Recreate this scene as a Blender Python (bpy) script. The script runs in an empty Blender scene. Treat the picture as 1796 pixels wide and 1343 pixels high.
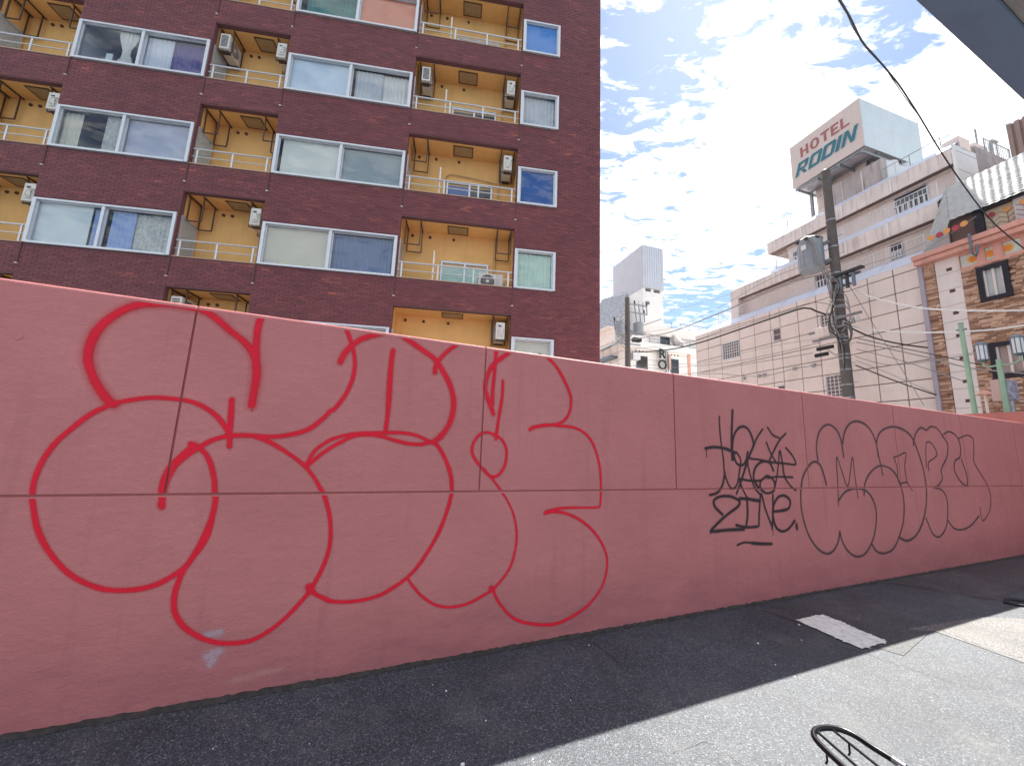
import bpy, math, random
import numpy as np
from mathutils import Vector, Matrix

SC = bpy.context.scene
COL = SC.collection
R = math.radians

# ------------------------------------------------------------------ camera
cam_d = bpy.data.cameras.new('camera')
cam_d.sensor_fit = 'HORIZONTAL'; cam_d.sensor_width = 36.0
cam_d.lens = 13.5119
cam_d.clip_start = 0.05; cam_d.clip_end = 20000
cam = bpy.data.objects.new('camera', cam_d); COL.objects.link(cam)
PITCH, ROLL = R(9.227), R(2.2375)
fw = Vector((0, math.cos(PITCH), math.sin(PITCH))); up0 = Vector((0, -math.sin(PITCH), math.cos(PITCH))); rt0 = Vector((1, 0, 0))
rt = rt0 * math.cos(ROLL) + up0 * math.sin(ROLL); up = up0 * math.cos(ROLL) - rt0 * math.sin(ROLL)
cam.matrix_world = Matrix(((rt.x, up.x, -fw.x, 0), (rt.y, up.y, -fw.y, 0), (rt.z, up.z, -fw.z, 1.6), (0, 0, 0, 1)))
SC.camera = cam

# ------------------------------------------------------------------ sun, sky, exposure
SUN_EL, SUN_AZ = R(53.0), R(32.5)          # azimuth from +Y towards +X
sdir = Vector((math.sin(SUN_AZ) * math.cos(SUN_EL), math.cos(SUN_AZ) * math.cos(SUN_EL), math.sin(SUN_EL)))
sun_d = bpy.data.lights.new('sun', 'SUN'); sun_d.energy = 5.0; sun_d.angle = R(0.53); sun_d.color = (1.0, 0.95, 0.86)
sun = bpy.data.objects.new('sun', sun_d); COL.objects.link(sun)
sun.rotation_euler = sdir.to_track_quat('Z', 'Y').to_euler(); sun.location = sdir * 60

W = bpy.data.worlds.new('World'); SC.world = W; W.use_nodes = True
nt = W.node_tree; nt.nodes.clear()
def wn(t, **k):
    n = nt.nodes.new(t)
    for a, b in k.items(): setattr(n, a, b)
    return n
def wl(a, b): nt.links.new(a, b)
def wmath(op, a, b=None, c=None, clamp=False):
    n = wn('ShaderNodeMath', operation=op); n.use_clamp = clamp
    for i, v in enumerate((a, b, c)):
        if v is None: continue
        if isinstance(v, (int, float)): n.inputs[i].default_value = v
        else: wl(v, n.inputs[i])
    return n.outputs[0]
sky = wn('ShaderNodeTexSky', sky_type='NISHITA'); sky.sun_disc = False
sky.sun_elevation = SUN_EL; sky.sun_rotation = SUN_AZ; sky.air_density = 1.0; sky.dust_density = 0.2; sky.ozone_density = 2.0
tc = wn('ShaderNodeTexCoord'); sep = wn('ShaderNodeSeparateXYZ'); wl(tc.outputs['Generated'], sep.inputs[0])
zz = wmath('MAXIMUM', sep.outputs['Z'], 0.06)
px_ = wmath('DIVIDE', sep.outputs['X'], zz); py_ = wmath('DIVIDE', sep.outputs['Y'], zz)
comb = wn('ShaderNodeCombineXYZ'); wl(px_, comb.inputs[0]); wl(py_, comb.inputs[1])
def noise(scale, detail, rough, dist, off, stretch=(1, 1, 1), rot=0):
    mp = wn('ShaderNodeMapping'); mp.inputs['Location'].default_value = off; mp.inputs['Scale'].default_value = stretch
    mp.inputs['Rotation'].default_value = (0, 0, rot)
    wl(comb.outputs[0], mp.inputs['Vector'])
    n = wn('ShaderNodeTexNoise'); n.inputs['Scale'].default_value = scale; n.inputs['Detail'].default_value = detail
    n.inputs['Roughness'].default_value = rough; n.inputs['Distortion'].default_value = dist
    wl(mp.outputs[0], n.inputs['Vector']); return n.outputs['Fac']
big = noise(1.1, 2, 0.5, 0.2, (3.1, 1.7, 0))
small = noise(8.5, 4.5, 0.62, 0.45, (0.4, 5.2, 0), (1.0, 1.9, 1), R(28))
def lobe(d, width):
    dp = wn('ShaderNodeVectorMath', operation='DOT_PRODUCT'); wl(tc.outputs['Generated'], dp.inputs[0]); dp.inputs[1].default_value = d
    a = wmath('ARCCOSINE', wmath('MINIMUM', dp.outputs['Value'], 0.99999))
    q = wmath('DIVIDE', a, width); q = wmath('MULTIPLY', q, q)
    return wmath('POWER', 2.718, wmath('MULTIPLY', q, -1.0))
dens = wmath('ADD', wmath('MULTIPLY', big, 0.55), wmath('MULTIPLY', small, 0.98))
# breaks in the cloud deck that the view shows, and the bright bank below the sun
for d, w_, amt in (((0.216, 0.655, 0.724), .22, -.15), ((0.33, 0.702, 0.631), .13, -.10), ((0.56, 0.493, 0.666), .13, -.22), ((0.561, 0.535, 0.632), .08, -.12), ((0.422, 0.825, 0.376), .13, -.13),
                   ((0.543, 0.696, 0.469), .10, -.10), ((0.46, 0.543, 0.703), .14, .16), ((0.342, 0.778, 0.527), .20, .18), ((0.655, 0.522, 0.547), .22, .14), ((0.473, 0.664, 0.579), .14, .15)):
    dens = wmath('ADD', dens, wmath('MULTIPLY', lobe(d, w_), amt))
mr = wn('ShaderNodeMapRange', interpolation_type='SMOOTHSTEP'); wl(dens, mr.inputs['Value'])
mr.inputs['From Min'].default_value = 0.655; mr.inputs['From Max'].default_value = 0.83
mr.inputs['To Min'].default_value = 0.10; mask = mr.outputs[0]   # a thin veil everywhere
# clouds: white, brighter towards the sun (forward scattering), greyer where thick
glow = wmath('ADD', wmath('MULTIPLY', lobe(tuple(sdir), 0.45), 4.0), 4.6)
thick = wmath('SUBTRACT', 1.12, wmath('MULTIPLY', noise(3.0, 2, 0.6, 0.3, (7.7, 2.2, 0)), 0.35))
cl = wmath('MULTIPLY', glow, thick)
ccol = wn('ShaderNodeVectorMath', operation='SCALE'); ccol.inputs[0].default_value = (0.985, 0.99, 1.0); wl(cl, ccol.inputs['Scale'])
sk2 = wn('ShaderNodeVectorMath', operation='MULTIPLY'); wl(sky.outputs[0], sk2.inputs[0]); sk2.inputs[1].default_value = (.42, .47, .52)
mx = wn('ShaderNodeMix', data_type='RGBA'); wl(mask, mx.inputs['Factor']); wl(sk2.outputs[0], mx.inputs['A']); wl(ccol.outputs[0], mx.inputs['B'])
bg = wn('ShaderNodeBackground'); bg.inputs['Strength'].default_value = 0.13
wl(mx.outputs['Result'], bg.inputs['Color'])
wo = wn('ShaderNodeOutputWorld'); wl(bg.outputs[0], wo.inputs['Surface'])

SC.view_settings.view_transform = 'Standard'; SC.view_settings.look = 'None'
SC.view_settings.exposure = 1.32; SC.view_settings.gamma = 1.0
SC.render.engine = 'CYCLES'
SC.cycles.max_bounces = 5; W.cycles.sampling_method = 'MANUAL'; W.cycles.sample_map_resolution = 512; SC.cycles.transparent_max_bounces = 24; SC.cycles.use_denoising = True

random.seed(7); np.random.seed(7)

# ------------------------------------------------------------------ materials
MATS = {}
def pm(name, col, rough=0.6, metal=0.0, var=0.12, vscale=6.0, bump=0.0, bscale=60.0, spec=0.4, streak=0.0, streak_col=None, col2=None):
    m = bpy.data.materials.new(name); m.use_nodes = True; MATS[name] = m
    t = m.node_tree; n = t.nodes; b = n['Principled BSDF']
    b.inputs['Roughness'].default_value = rough; b.inputs['Metallic'].default_value = metal
    b.inputs['Specular IOR Level'].default_value = spec
    co = n.new('ShaderNodeTexCoord')
    ns = n.new('ShaderNodeTexNoise'); ns.inputs['Scale'].default_value = vscale; ns.inputs['Detail'].default_value = 6; ns.inputs['Roughness'].default_value = 0.6
    t.links.new(co.outputs['Object'], ns.inputs['Vector'])
    rp = n.new('ShaderNodeValToRGB'); rp.color_ramp.elements[0].position = 0.3; rp.color_ramp.elements[1].position = 0.72
    c2 = col2 or tuple(min(1, c * (1 + var)) for c in col)
    rp.color_ramp.elements[0].color = (*[c * (1 - var) for c in col], 1); rp.color_ramp.elements[1].color = (*c2, 1)
    t.links.new(ns.outputs['Fac'], rp.inputs['Fac']); out = rp.outputs['Color']
    if streak:
        mp = n.new('ShaderNodeMapping'); mp.inputs['Scale'].default_value = (7, 7, 0.5); t.links.new(co.outputs['Object'], mp.inputs['Vector'])
        n2 = n.new('ShaderNodeTexNoise'); n2.inputs['Scale'].default_value = 1.0; n2.inputs['Detail'].default_value = 5; t.links.new(mp.outputs[0], n2.inputs['Vector'])
        r2 = n.new('ShaderNodeValToRGB'); r2.color_ramp.elements[0].position = 0.5; r2.color_ramp.elements[1].position = 0.78
        r2.color_ramp.elements[0].color = (0, 0, 0, 1); r2.color_ramp.elements[1].color = (streak,) * 3 + (1,)
        t.links.new(n2.outputs['Fac'], r2.inputs['Fac'])
        mx = n.new('ShaderNodeMix'); mx.data_type = 'RGBA'; t.links.new(r2.outputs['Color'], mx.inputs['Factor']); t.links.new(out, mx.inputs['A'])
        mx.inputs['B'].default_value = (*(streak_col or tuple(c * 0.4 for c in col)), 1); out = mx.outputs['Result']
    t.links.new(out, b.inputs['Base Color'])
    if bump:
        n3 = n.new('ShaderNodeTexNoise'); n3.inputs['Scale'].default_value = bscale; n3.inputs['Detail'].default_value = 4
        t.links.new(co.outputs['Object'], n3.inputs['Vector'])
        bp = n.new('ShaderNodeBump'); bp.inputs['Strength'].default_value = bump; bp.inputs['Distance'].default_value = 0.01
        t.links.new(n3.outputs['Fac'], bp.inputs['Height']); t.links.new(bp.outputs[0], b.inputs['Normal'])
    return m

pm('alu', (.62, .66, .70), .38, .55, .06, 9)
pm('white_metal', (.74, .75, .76), .4, .2, .06, 5)
pm('ac_white', (.72, .72, .68), .45, 0, .07, 5, streak=.5, streak_col=(.38, .34, .28))
pm('ac_dark', (.05, .05, .055), .5)
pm('brown_steel', (.10, .07, .055), .55, .3, .3, 14, streak=.6, streak_col=(.2, .09, .04))
pm('yellow_plaster', (.82, .50, .19), .8, 0, .07, 2.2, .12, 70, streak=.18, streak_col=(.40, .24, .10))
pm('yellow_pipe', (.60, .37, .15), .55, 0, .1, 4)
pm('hatch', (.40, .28, .15), .7, 0, .12, 3, streak=.5, streak_col=(.24, .17, .1))
pm('coping', (.55, .38, .28), .7)
pm('mortar', (.155, .078, .086), .9, 0, .3, 30)
pm('black_hole', (.03, .015, .012), .8)
pm('dark_brown', (.11, .05, .045), .6)
pm('cream_pipe', (.78, .78, .74), .5)
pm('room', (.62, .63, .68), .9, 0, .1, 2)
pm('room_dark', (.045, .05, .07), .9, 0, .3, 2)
def pcol(nm, c, **k): return pm(nm, c, .75, 0, k.pop('var', .06), k.pop('vscale', 2.0), **k)
pcol('cur_white', (.72, .72, .70)); pcol('cur_lace', (.66, .70, .78)); pcol('cur_purple', (.10, .075, .27)); pcol('cur_blue', (.30, .42, .70))
pcol('cur_navy', (.13, .20, .36)); pcol('cur_green', (.50, .70, .60)); pcol('cur_grey', (.55, .58, .62)); pcol('cur_floral', (.52, .54, .52), var=.3, vscale=14)
pcol('blind_blue', (.58, .70, .82)); pcol('blind_cream', (.70, .74, .68)); pcol('blind_pale', (.62, .70, .72)); pcol('blind_beige', (.62, .60, .50))
pcol('board_salmon', (.72, .26, .16)); pcol('board_green', (.06, .20, .18), var=.4); pcol('film_blue', (.03, .24, .68)); pcol('film_navy', (.03, .11, .36))
pcol('toy_yellow', (.8, .66, .3))
pm('lamp_white', (.85, .85, .85), .5)
pm('pole_concrete', (.135, .12, .115), .85, 0, .2, 5, .2, 40, streak=.5, streak_col=(.1, .09, .08))
pm('galv', (.34, .36, .38), .45, .6, .2, 9, streak=.3)
pm('transformer_grey', (.33, .37, .41), .5, .1, .1, 5, streak=.35, streak_col=(.2, .2, .2))
pm('cable_black', (.02, .02, .022), .55); pm('cable_grey', (.28, .27, .27), .5); pm('cable_white', (.75, .74, .72), .5)
pm('insulator', (.60, .58, .54), .25)
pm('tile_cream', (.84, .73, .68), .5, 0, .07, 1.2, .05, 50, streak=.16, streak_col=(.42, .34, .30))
pm('tile_stained', (.78, .69, .65), .6, 0, .12, 1.4, .05, 50, streak=.55, streak_col=(.27, .21, .19))
pm('tile_dirty', (.52, .46, .45), .7, 0, .2, 1.0, .08, 40, streak=.8, streak_col=(.13, .10, .10))
pm('tile_white', (.85, .85, .83), .45, 0, .06, 1.5, streak=.18, streak_col=(.5, .48, .46))
pm('tile_shade_blue', (.72, .77, .80), .5, 0, .06, 1.4, streak=.2, streak_col=(.42, .44, .46))  # tile with the sky blue of right-facing sides painted in; also tank, box
pm('joint', (.20, .15, .14), .9)
pm('slope_tile', (.64, .68, .80), .30, .05, .10, 2.0, streak=.3, streak_col=(.40, .40, .48))
pm('sign_warm_bounce', (.66, .56, .52), .5, 0, .05, 1.0, streak=.12, streak_col=(.45, .36, .34))  # lettered face: warm bounced light put into its colour
pm('sign_sky_tint', (.66, .78, .83), .45, 0, .05, 1.0, streak=.1)  # side face of the same box: sky tint put into its colour
pm('sign_grey', (.52, .51, .56), .4, .1, .05, 1.2, streak=.12)
pm('letter_red', (.38, .13, .13), .5); pm('letter_teal', (.04, .17, .22), .45); pm('letter_black', (.02, .025, .025), .4); pm('letter_edge', (.52, .62, .62), .4)
pm('roof_metal', (.44, .44, .43), .6, .1, .12, 3, streak=.25)
pm('rough_render', (.36, .34, .36), .95, 0, .25, 2.5, .6, 12)
pm('corrugated_brown', (.34, .25, .22), .6, 0, .12, 2)
pm('orange_band', (.72, .37, .30), .65, 0, .10, 3, streak=.35, streak_col=(.30, .15, .13))
pm('rb_cream', (.80, .72, .69), .6, 0, .06, 2, streak=.15)
pm('rb_black', (.022, .024, .035), .4)
pm('rb_mesh', (.20, .13, .12), .7)
pm('mural', (.58, .50, .36), .7, 0, .1, 3); pm('mural_pale', (.60, .55, .55), .7, 0, .08, 3)
pm('dot_red', (.46, .07, .09), .6); pm('dot_orange', (.75, .36, .12), .6); pm('dot_yellow', (.75, .55, .15), .6); pm('dot_pink', (.45, .09, .25), .6)
pm('chevron', (.34, .22, .20), .7)
pm('sun_tile', (.62, .66, .62), .4, 0, .12, 8); pm('petal', (.78, .48, .08), .5); pm('sun_core', (.78, .25, .06), .5)
pm('green_paint', (.30, .45, .33), .5, 0, .1, 4, streak=.3, streak_col=(.25, .3, .24)); pm('lantern_grey', (.16, .20, .24), .45, .3); pm('lantern_glass', (.72, .74, .76), .3)
pm('box_pink', (.56, .40, .36), .6, 0, .06, 2, streak=.2); pm('poster', (.28, .30, .52), .4, 0, .6, 9, col2=(.62, .66, .76))
pm('red_wall', (.48, .17, .15), .8, 0, .1, 3, .2, 60)
pm('canopy_steel', (.28, .36, .47), .55, .2, .12, 2.0, streak=.2); pm('canopy_soffit', (.62, .50, .42), .85, 0, .14, 7, .5, 25)
pm('rack_black', (.018, .018, .022), .25, .6, .2, 10, spec=.6); pm('rack_clip', (.30, .30, .33), .3, .8); pm('tyre', (.02, .02, .02), .8); pm('saddle', (.025, .022, .02), .6)
pm('scrap_black', (.016, .016, .018), .5); pm('litter', (.8, .8, .78), .8)
pm('bounce_ground', (.46, .45, .43), .9, 0, .12, .5, .1, 20)
pm('tower_rib', (.58, .63, .70), .4, .1, .05, 1.2, streak=.12)
pcol('pane_lilac', (.46, .49, .60))
pm('foot_dirt', (.045, .040, .040), .95, 0, .4, 20, .4, 40)
pm('terrace_fill', (.30, .28, .26), .8)

def glass_mat(name, tint, refl=1.0, body=0.0, bodycol=(.1, .1, .1)):
    m = bpy.data.materials.new(name); m.use_nodes = True; MATS[name] = m
    t = m.node_tree; n = t.nodes; n.clear()
    o = n.new('ShaderNodeOutputMaterial'); tr = n.new('ShaderNodeBsdfTransparent'); tr.inputs[0].default_value = (*tint, 1)
    gl = n.new('ShaderNodeBsdfGlossy'); gl.inputs['Roughness'].default_value = 0.01; gl.inputs['Color'].default_value = (1, 1, 1, 1)
    lw = n.new('ShaderNodeLayerWeight'); lw.inputs['Blend'].default_value = .5
    pw = n.new('ShaderNodeMath'); pw.operation = 'POWER'; t.links.new(lw.outputs['Facing'], pw.inputs[0]); pw.inputs[1].default_value = 4.0
    fr = n.new('ShaderNodeMath'); fr.operation = 'MULTIPLY_ADD'; t.links.new(pw.outputs[0], fr.inputs[0]); fr.inputs[1].default_value = .9; fr.inputs[2].default_value = .05
    co = n.new('ShaderNodeTexCoord'); nz = n.new('ShaderNodeTexNoise'); nz.inputs['Scale'].default_value = 1.3
    t.links.new(co.outputs['Object'], nz.inputs['Vector'])
    bp = n.new('ShaderNodeBump'); bp.inputs['Strength'].default_value = .06; bp.inputs['Distance'].default_value = .02
    t.links.new(nz.outputs['Fac'], bp.inputs['Height']); t.links.new(bp.outputs[0], gl.inputs['Normal'])
    ml = n.new('ShaderNodeMath'); ml.operation = 'MULTIPLY'; ml.inputs[1].default_value = refl; ml.use_clamp = True
    t.links.new(fr.outputs[0], ml.inputs[0])
    mx = n.new('ShaderNodeMixShader'); t.links.new(ml.outputs[0], mx.inputs[0]); t.links.new(tr.outputs[0], mx.inputs[1]); t.links.new(gl.outputs[0], mx.inputs[2])
    t.links.new(mx.outputs[0], o.inputs['Surface'])
    return m
glass_mat('glass', (.95, .97, .98), .62)
glass_mat('glass_far', (.5, .52, .55), 1.2)

# brick: one tone per brick held in a mesh attribute
m = bpy.data.materials.new('brick'); m.use_nodes = True; MATS['brick'] = m
t = m.node_tree; b = t.nodes['Principled BSDF']; b.inputs['Roughness'].default_value = .55; b.inputs['Specular IOR Level'].default_value = .35
at = t.nodes.new('ShaderNodeAttribute'); at.attribute_name = 'tone'
rp = t.nodes.new('ShaderNodeValToRGB'); e = rp.color_ramp.elements
e[0].position = 0; e[0].color = (.148, .045, .056, 1); e[1].position = 1; e[1].color = (.40, .120, .095, 1)
x = e.new(.45); x.color = (.205, .063, .074, 1); x = e.new(.75); x.color = (.265, .080, .082, 1)
t.links.new(at.outputs['Fac'], rp.inputs['Fac']); 
co = t.nodes.new('ShaderNodeTexCoord'); nz = t.nodes.new('ShaderNodeTexNoise'); nz.inputs['Scale'].default_value = 0.5; nz.inputs['Detail'].default_value = 5
t.links.new(co.outputs['Object'], nz.inputs['Vector'])
mx = t.nodes.new('ShaderNodeMix'); mx.data_type = 'RGBA'; mx.blend_type = 'MULTIPLY'; mx.inputs['Factor'].default_value = .3
t.links.new(rp.outputs['Color'], mx.inputs['A']); t.links.new(nz.outputs['Fac'], mx.inputs['B']); 
mm = t.nodes.new('ShaderNodeVectorMath'); mm.operation = 'SCALE'; mm.inputs['Scale'].default_value = 1.13; t.links.new(mx.outputs['Result'], mm.inputs[0])
t.links.new(mm.outputs[0], b.inputs['Base Color'])

# painted wall: rolled paint over render, scuffs and grime
def wall_mat():
    m = bpy.data.materials.new('pink_paint'); m.use_nodes = True; MATS['pink_paint'] = m
    t = m.node_tree; n = t.nodes; b = n['Principled BSDF']; b.inputs['Roughness'].default_value = .62; b.inputs['Specular IOR Level'].default_value = .35
    ge = n.new('ShaderNodeNewGeometry')
    def nz(s, d, sc=(1, 1, 1), r_=.6):
        mp = n.new('ShaderNodeMapping'); mp.inputs['Scale'].default_value = sc; t.links.new(ge.outputs['Position'], mp.inputs['Vector'])
        k = n.new('ShaderNodeTexNoise'); k.inputs['Scale'].default_value = s; k.inputs['Detail'].default_value = d; k.inputs['Roughness'].default_value = r_
        t.links.new(mp.outputs[0], k.inputs['Vector']); return k.outputs['Fac']
    rp = n.new('ShaderNodeValToRGB'); rp.color_ramp.elements[0].position = .32; rp.color_ramp.elements[1].position = .70
    rp.color_ramp.elements[0].color = (.525, .188, .186, 1); rp.color_ramp.elements[1].color = (.595, .220, .217, 1)
    t.links.new(nz(1.3, 7), rp.inputs['Fac'])
    # rain streaks
    r2 = n.new('ShaderNodeValToRGB'); r2.color_ramp.elements[0].position = .56; r2.color_ramp.elements[1].position = .80
    r2.color_ramp.elements[0].color = (0, 0, 0, 1); r2.color_ramp.elements[1].color = (.5, .5, .5, 1); t.links.new(nz(1.0, 6, (9, 9, .7)), r2.inputs['Fac'])
    mx = n.new('ShaderNodeMix'); mx.data_type = 'RGBA'; t.links.new(r2.outputs['Color'], mx.inputs['Factor']); t.links.new(rp.outputs['Color'], mx.inputs['A']); mx.inputs['B'].default_value = (.38, .135, .145, 1)
    # ragged band, darker towards the ground
    sp = n.new('ShaderNodeSeparateXYZ'); t.links.new(ge.outputs['Position'], sp.inputs[0])
    mr = n.new('ShaderNodeMapRange'); mr.inputs['From Min'].default_value = .62; mr.inputs['From Max'].default_value = .0; t.links.new(sp.outputs['Z'], mr.inputs['Value'])
    ml = n.new('ShaderNodeMath'); ml.operation = 'MULTIPLY'; t.links.new(mr.outputs[0], ml.inputs[0]); t.links.new(nz(2.2, 6, (1, 1, 3)), ml.inputs[1])
    ml2 = n.new('ShaderNodeMath'); ml2.operation = 'MULTIPLY'; t.links.new(ml.outputs[0], ml2.inputs[0]); ml2.inputs[1].default_value = 1.15; ml2.use_clamp = True
    mx2 = n.new('ShaderNodeMix'); mx2.data_type = 'RGBA'; t.links.new(ml2.outputs[0], mx2.inputs['Factor']); t.links.new(mx.outputs['Result'], mx2.inputs['A']); mx2.inputs['B'].default_value = (.30, .105, .125, 1)
    # pale scratches
    r3 = n.new('ShaderNodeValToRGB'); r3.color_ramp.elements[0].position = .73; r3.color_ramp.elements[1].position = .80
    r3.color_ramp.elements[0].color = (0, 0, 0, 1); r3.color_ramp.elements[1].color = (.4, .4, .4, 1); t.links.new(nz(5.0, 9, (1, 1, 7), .75), r3.inputs['Fac'])
    mx3 = n.new('ShaderNodeMix'); mx3.data_type = 'RGBA'; t.links.new(r3.outputs['Color'], mx3.inputs['Factor']); t.links.new(mx2.outputs['Result'], mx3.inputs['A']); mx3.inputs['B'].default_value = (.60, .31, .32, 1)
    t.links.new(mx3.outputs['Result'], b.inputs['Base Color'])
    a = n.new('ShaderNodeMath'); a.operation = 'ADD'; t.links.new(nz(120, 3), a.inputs[0])
    s_ = n.new('ShaderNodeMath'); s_.operation = 'MULTIPLY'; s_.inputs[1].default_value = 3.0; t.links.new(nz(9, 4, (1, 1, 1.6)), s_.inputs[0]); t.links.new(s_.outputs[0], a.inputs[1])
    bp = n.new('ShaderNodeBump'); bp.inputs['Strength'].default_value = .45; bp.inputs['Distance'].default_value = .006
    t.links.new(a.outputs[0], bp.inputs['Height']); t.links.new(bp.outputs[0], b.inputs['Normal'])
wall_mat()

def spray_mat(name, col, dens=1.0, grain=.5, rough=.5):
    m = bpy.data.materials.new(name); m.use_nodes = True; MATS[name] = m
    t = m.node_tree; n = t.nodes; b = n['Principled BSDF']; b.inputs['Roughness'].default_value = rough
    ge = n.new('ShaderNodeNewGeometry'); nz = n.new('ShaderNodeTexNoise'); nz.inputs['Scale'].default_value = 170; nz.inputs['Detail'].default_value = 3
    t.links.new(ge.outputs['Position'], nz.inputs['Vector'])
    n2 = n.new('ShaderNodeTexNoise'); n2.inputs['Scale'].default_value = 6; t.links.new(ge.outputs['Position'], n2.inputs['Vector'])
    rp = n.new('ShaderNodeValToRGB'); rp.color_ramp.elements[0].color = (*[c * .85 for c in col], 1); rp.color_ramp.elements[1].color = (*[min(1, c * 1.15 + .004) for c in col], 1)
    t.links.new(n2.outputs['Fac'], rp.inputs['Fac']); t.links.new(rp.outputs['Color'], b.inputs['Base Color'])
    # cover: 1 in the solid line, falling to 0 through the overspray; the grain breaks it into droplets
    at = n.new('ShaderNodeAttribute'); at.attribute_name = 'cover'
    g1 = n.new('ShaderNodeMath'); g1.operation = 'SUBTRACT'; t.links.new(nz.outputs['Fac'], g1.inputs[0]); g1.inputs[1].default_value = .5
    g2 = n.new('ShaderNodeMath'); g2.operation = 'MULTIPLY_ADD'; t.links.new(g1.outputs[0], g2.inputs[0]); g2.inputs[1].default_value = grain; t.links.new(at.outputs['Fac'], g2.inputs[2])
    mr = n.new('ShaderNodeMapRange'); mr.interpolation_type = 'SMOOTHSTEP'; t.links.new(g2.outputs[0], mr.inputs['Value'])
    pw = n.new('ShaderNodeMath'); pw.operation = 'POWER'; t.links.new(mr.outputs[0], pw.inputs[0]); pw.inputs[1].default_value = 1.9
    m2 = n.new('ShaderNodeMapRange'); m2.interpolation_type = 'SMOOTHSTEP'; m2.inputs['From Min'].default_value = -.42; m2.inputs['From Max'].default_value = .9; m2.inputs['To Max'].default_value = .26; t.links.new(g2.outputs[0], m2.inputs['Value'])
    mxx = n.new('ShaderNodeMath'); mxx.operation = 'MAXIMUM'; t.links.new(pw.outputs[0], mxx.inputs[0]); t.links.new(m2.outputs[0], mxx.inputs[1])
    ml = n.new('ShaderNodeMath'); ml.operation = 'MULTIPLY'; t.links.new(mxx.outputs[0], ml.inputs[0]); ml.inputs[1].default_value = dens; ml.use_clamp = True
    tr = n.new('ShaderNodeBsdfTransparent'); mx = n.new('ShaderNodeMixShader')
    t.links.new(ml.outputs[0], mx.inputs[0]); t.links.new(tr.outputs[0], mx.inputs[1]); t.links.new(b.outputs[0], mx.inputs[2])
    t.links.new(mx.outputs[0], n['Material Output'].inputs['Surface'])
spray_mat('spray_red', (.76, .004, .030), 1.15, .5, .8)
spray_mat('spray_black', (.022, .012, .016), .93, .35)
spray_mat('spray_grey', (.075, .058, .064), .80, .6, .8)
spray_mat('chalk_scuff', (.60, .50, .58), .55, 3.6)
spray_mat('pink_scuff', (.72, .34, .33), .5, 2.2)

def asphalt(name, base, speck, light=.0, sp=1.0):
    m = bpy.data.materials.new(name); m.use_nodes = True; MATS[name] = m
    t = m.node_tree; n = t.nodes; b = n['Principled BSDF']; b.inputs['Roughness'].default_value = .60; b.inputs['Specular IOR Level'].default_value = .55
    ge = n.new('ShaderNodeNewGeometry'); P = ge.outputs['Position']
    vo = n.new('ShaderNodeTexVoronoi'); vo.inputs['Scale'].default_value = 135; t.links.new(P, vo.inputs['Vector'])
    bw = n.new('ShaderNodeSeparateColor'); t.links.new(vo.outputs['Color'], bw.inputs[0])
    rp = n.new('ShaderNodeValToRGB'); e = rp.color_ramp.elements; e[0].position = .0; e[0].color = (*[c * .42 for c in base], 1)
    e[1].position = 1; e[1].color = (*speck, 1); k = e.new(.55); k.color = (*base, 1); k = e.new(.88); k.color = (*[c * 1.55 for c in base], 1)
    t.links.new(bw.outputs[0], rp.inputs['Fac'])
    nz = n.new('ShaderNodeTexNoise'); nz.inputs['Scale'].default_value = .9; nz.inputs['Detail'].default_value = 8; nz.inputs['Roughness'].default_value = .65; t.links.new(P, nz.inputs['Vector'])
    r2 = n.new('ShaderNodeValToRGB'); r2.color_ramp.elements[0].position = .3; r2.color_ramp.elements[1].position = .72
    r2.color_ramp.elements[0].color = (.62, .62, .63, 1); r2.color_ramp.elements[1].color = (1.3, 1.29, 1.27, 1); t.links.new(nz.outputs['Fac'], r2.inputs['Fac'])
    mx = n.new('ShaderNodeMix'); mx.data_type = 'RGBA'; mx.blend_type = 'MULTIPLY'; mx.inputs['Factor'].default_value = 1
    t.links.new(rp.outputs['Color'], mx.inputs['A']); t.links.new(r2.outputs['Color'], mx.inputs['B'])
    # dust
    n3 = n.new('ShaderNodeTexNoise'); n3.inputs['Scale'].default_value = 2.6; n3.inputs['Detail'].default_value = 7; t.links.new(P, n3.inputs['Vector'])
    r3 = n.new('ShaderNodeValToRGB'); r3.color_ramp.elements[0].position = .52; r3.color_ramp.elements[1].position = .80
    r3.color_ramp.elements[0].color = (0, 0, 0, 1); r3.color_ramp.elements[1].color = (.4 + light,) * 3 + (1,); t.links.new(n3.outputs['Fac'], r3.inputs['Fac'])
    m2 = n.new('ShaderNodeMix'); m2.data_type = 'RGBA'; t.links.new(r3.outputs['Color'], m2.inputs['Factor']); t.links.new(mx.outputs['Result'], m2.inputs['A']); m2.inputs['B'].default_value = (.15, .15, .148, 1)
    t.links.new(m2.outputs['Result'], b.inputs['Base Color'])
    v2 = n.new('ShaderNodeTexVoronoi'); v2.inputs['Scale'].default_value = 135; t.links.new(P, v2.inputs['Vector'])
    bp = n.new('ShaderNodeBump'); bp.inputs['Strength'].default_value = .5; bp.inputs['Distance'].default_value = .005; bp.invert = True
    t.links.new(v2.outputs['Distance'], bp.inputs['Height']); t.links.new(bp.outputs[0], b.inputs['Normal'])
asphalt('asphalt', (.044, .057, .077), (.18, .195, .22))
asphalt('asphalt_pale', (.125, .126, .130), (.26, .26, .26), .1)
asphalt('asphalt_dark', (.042, .048, .060), (.16, .16, .17))

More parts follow.
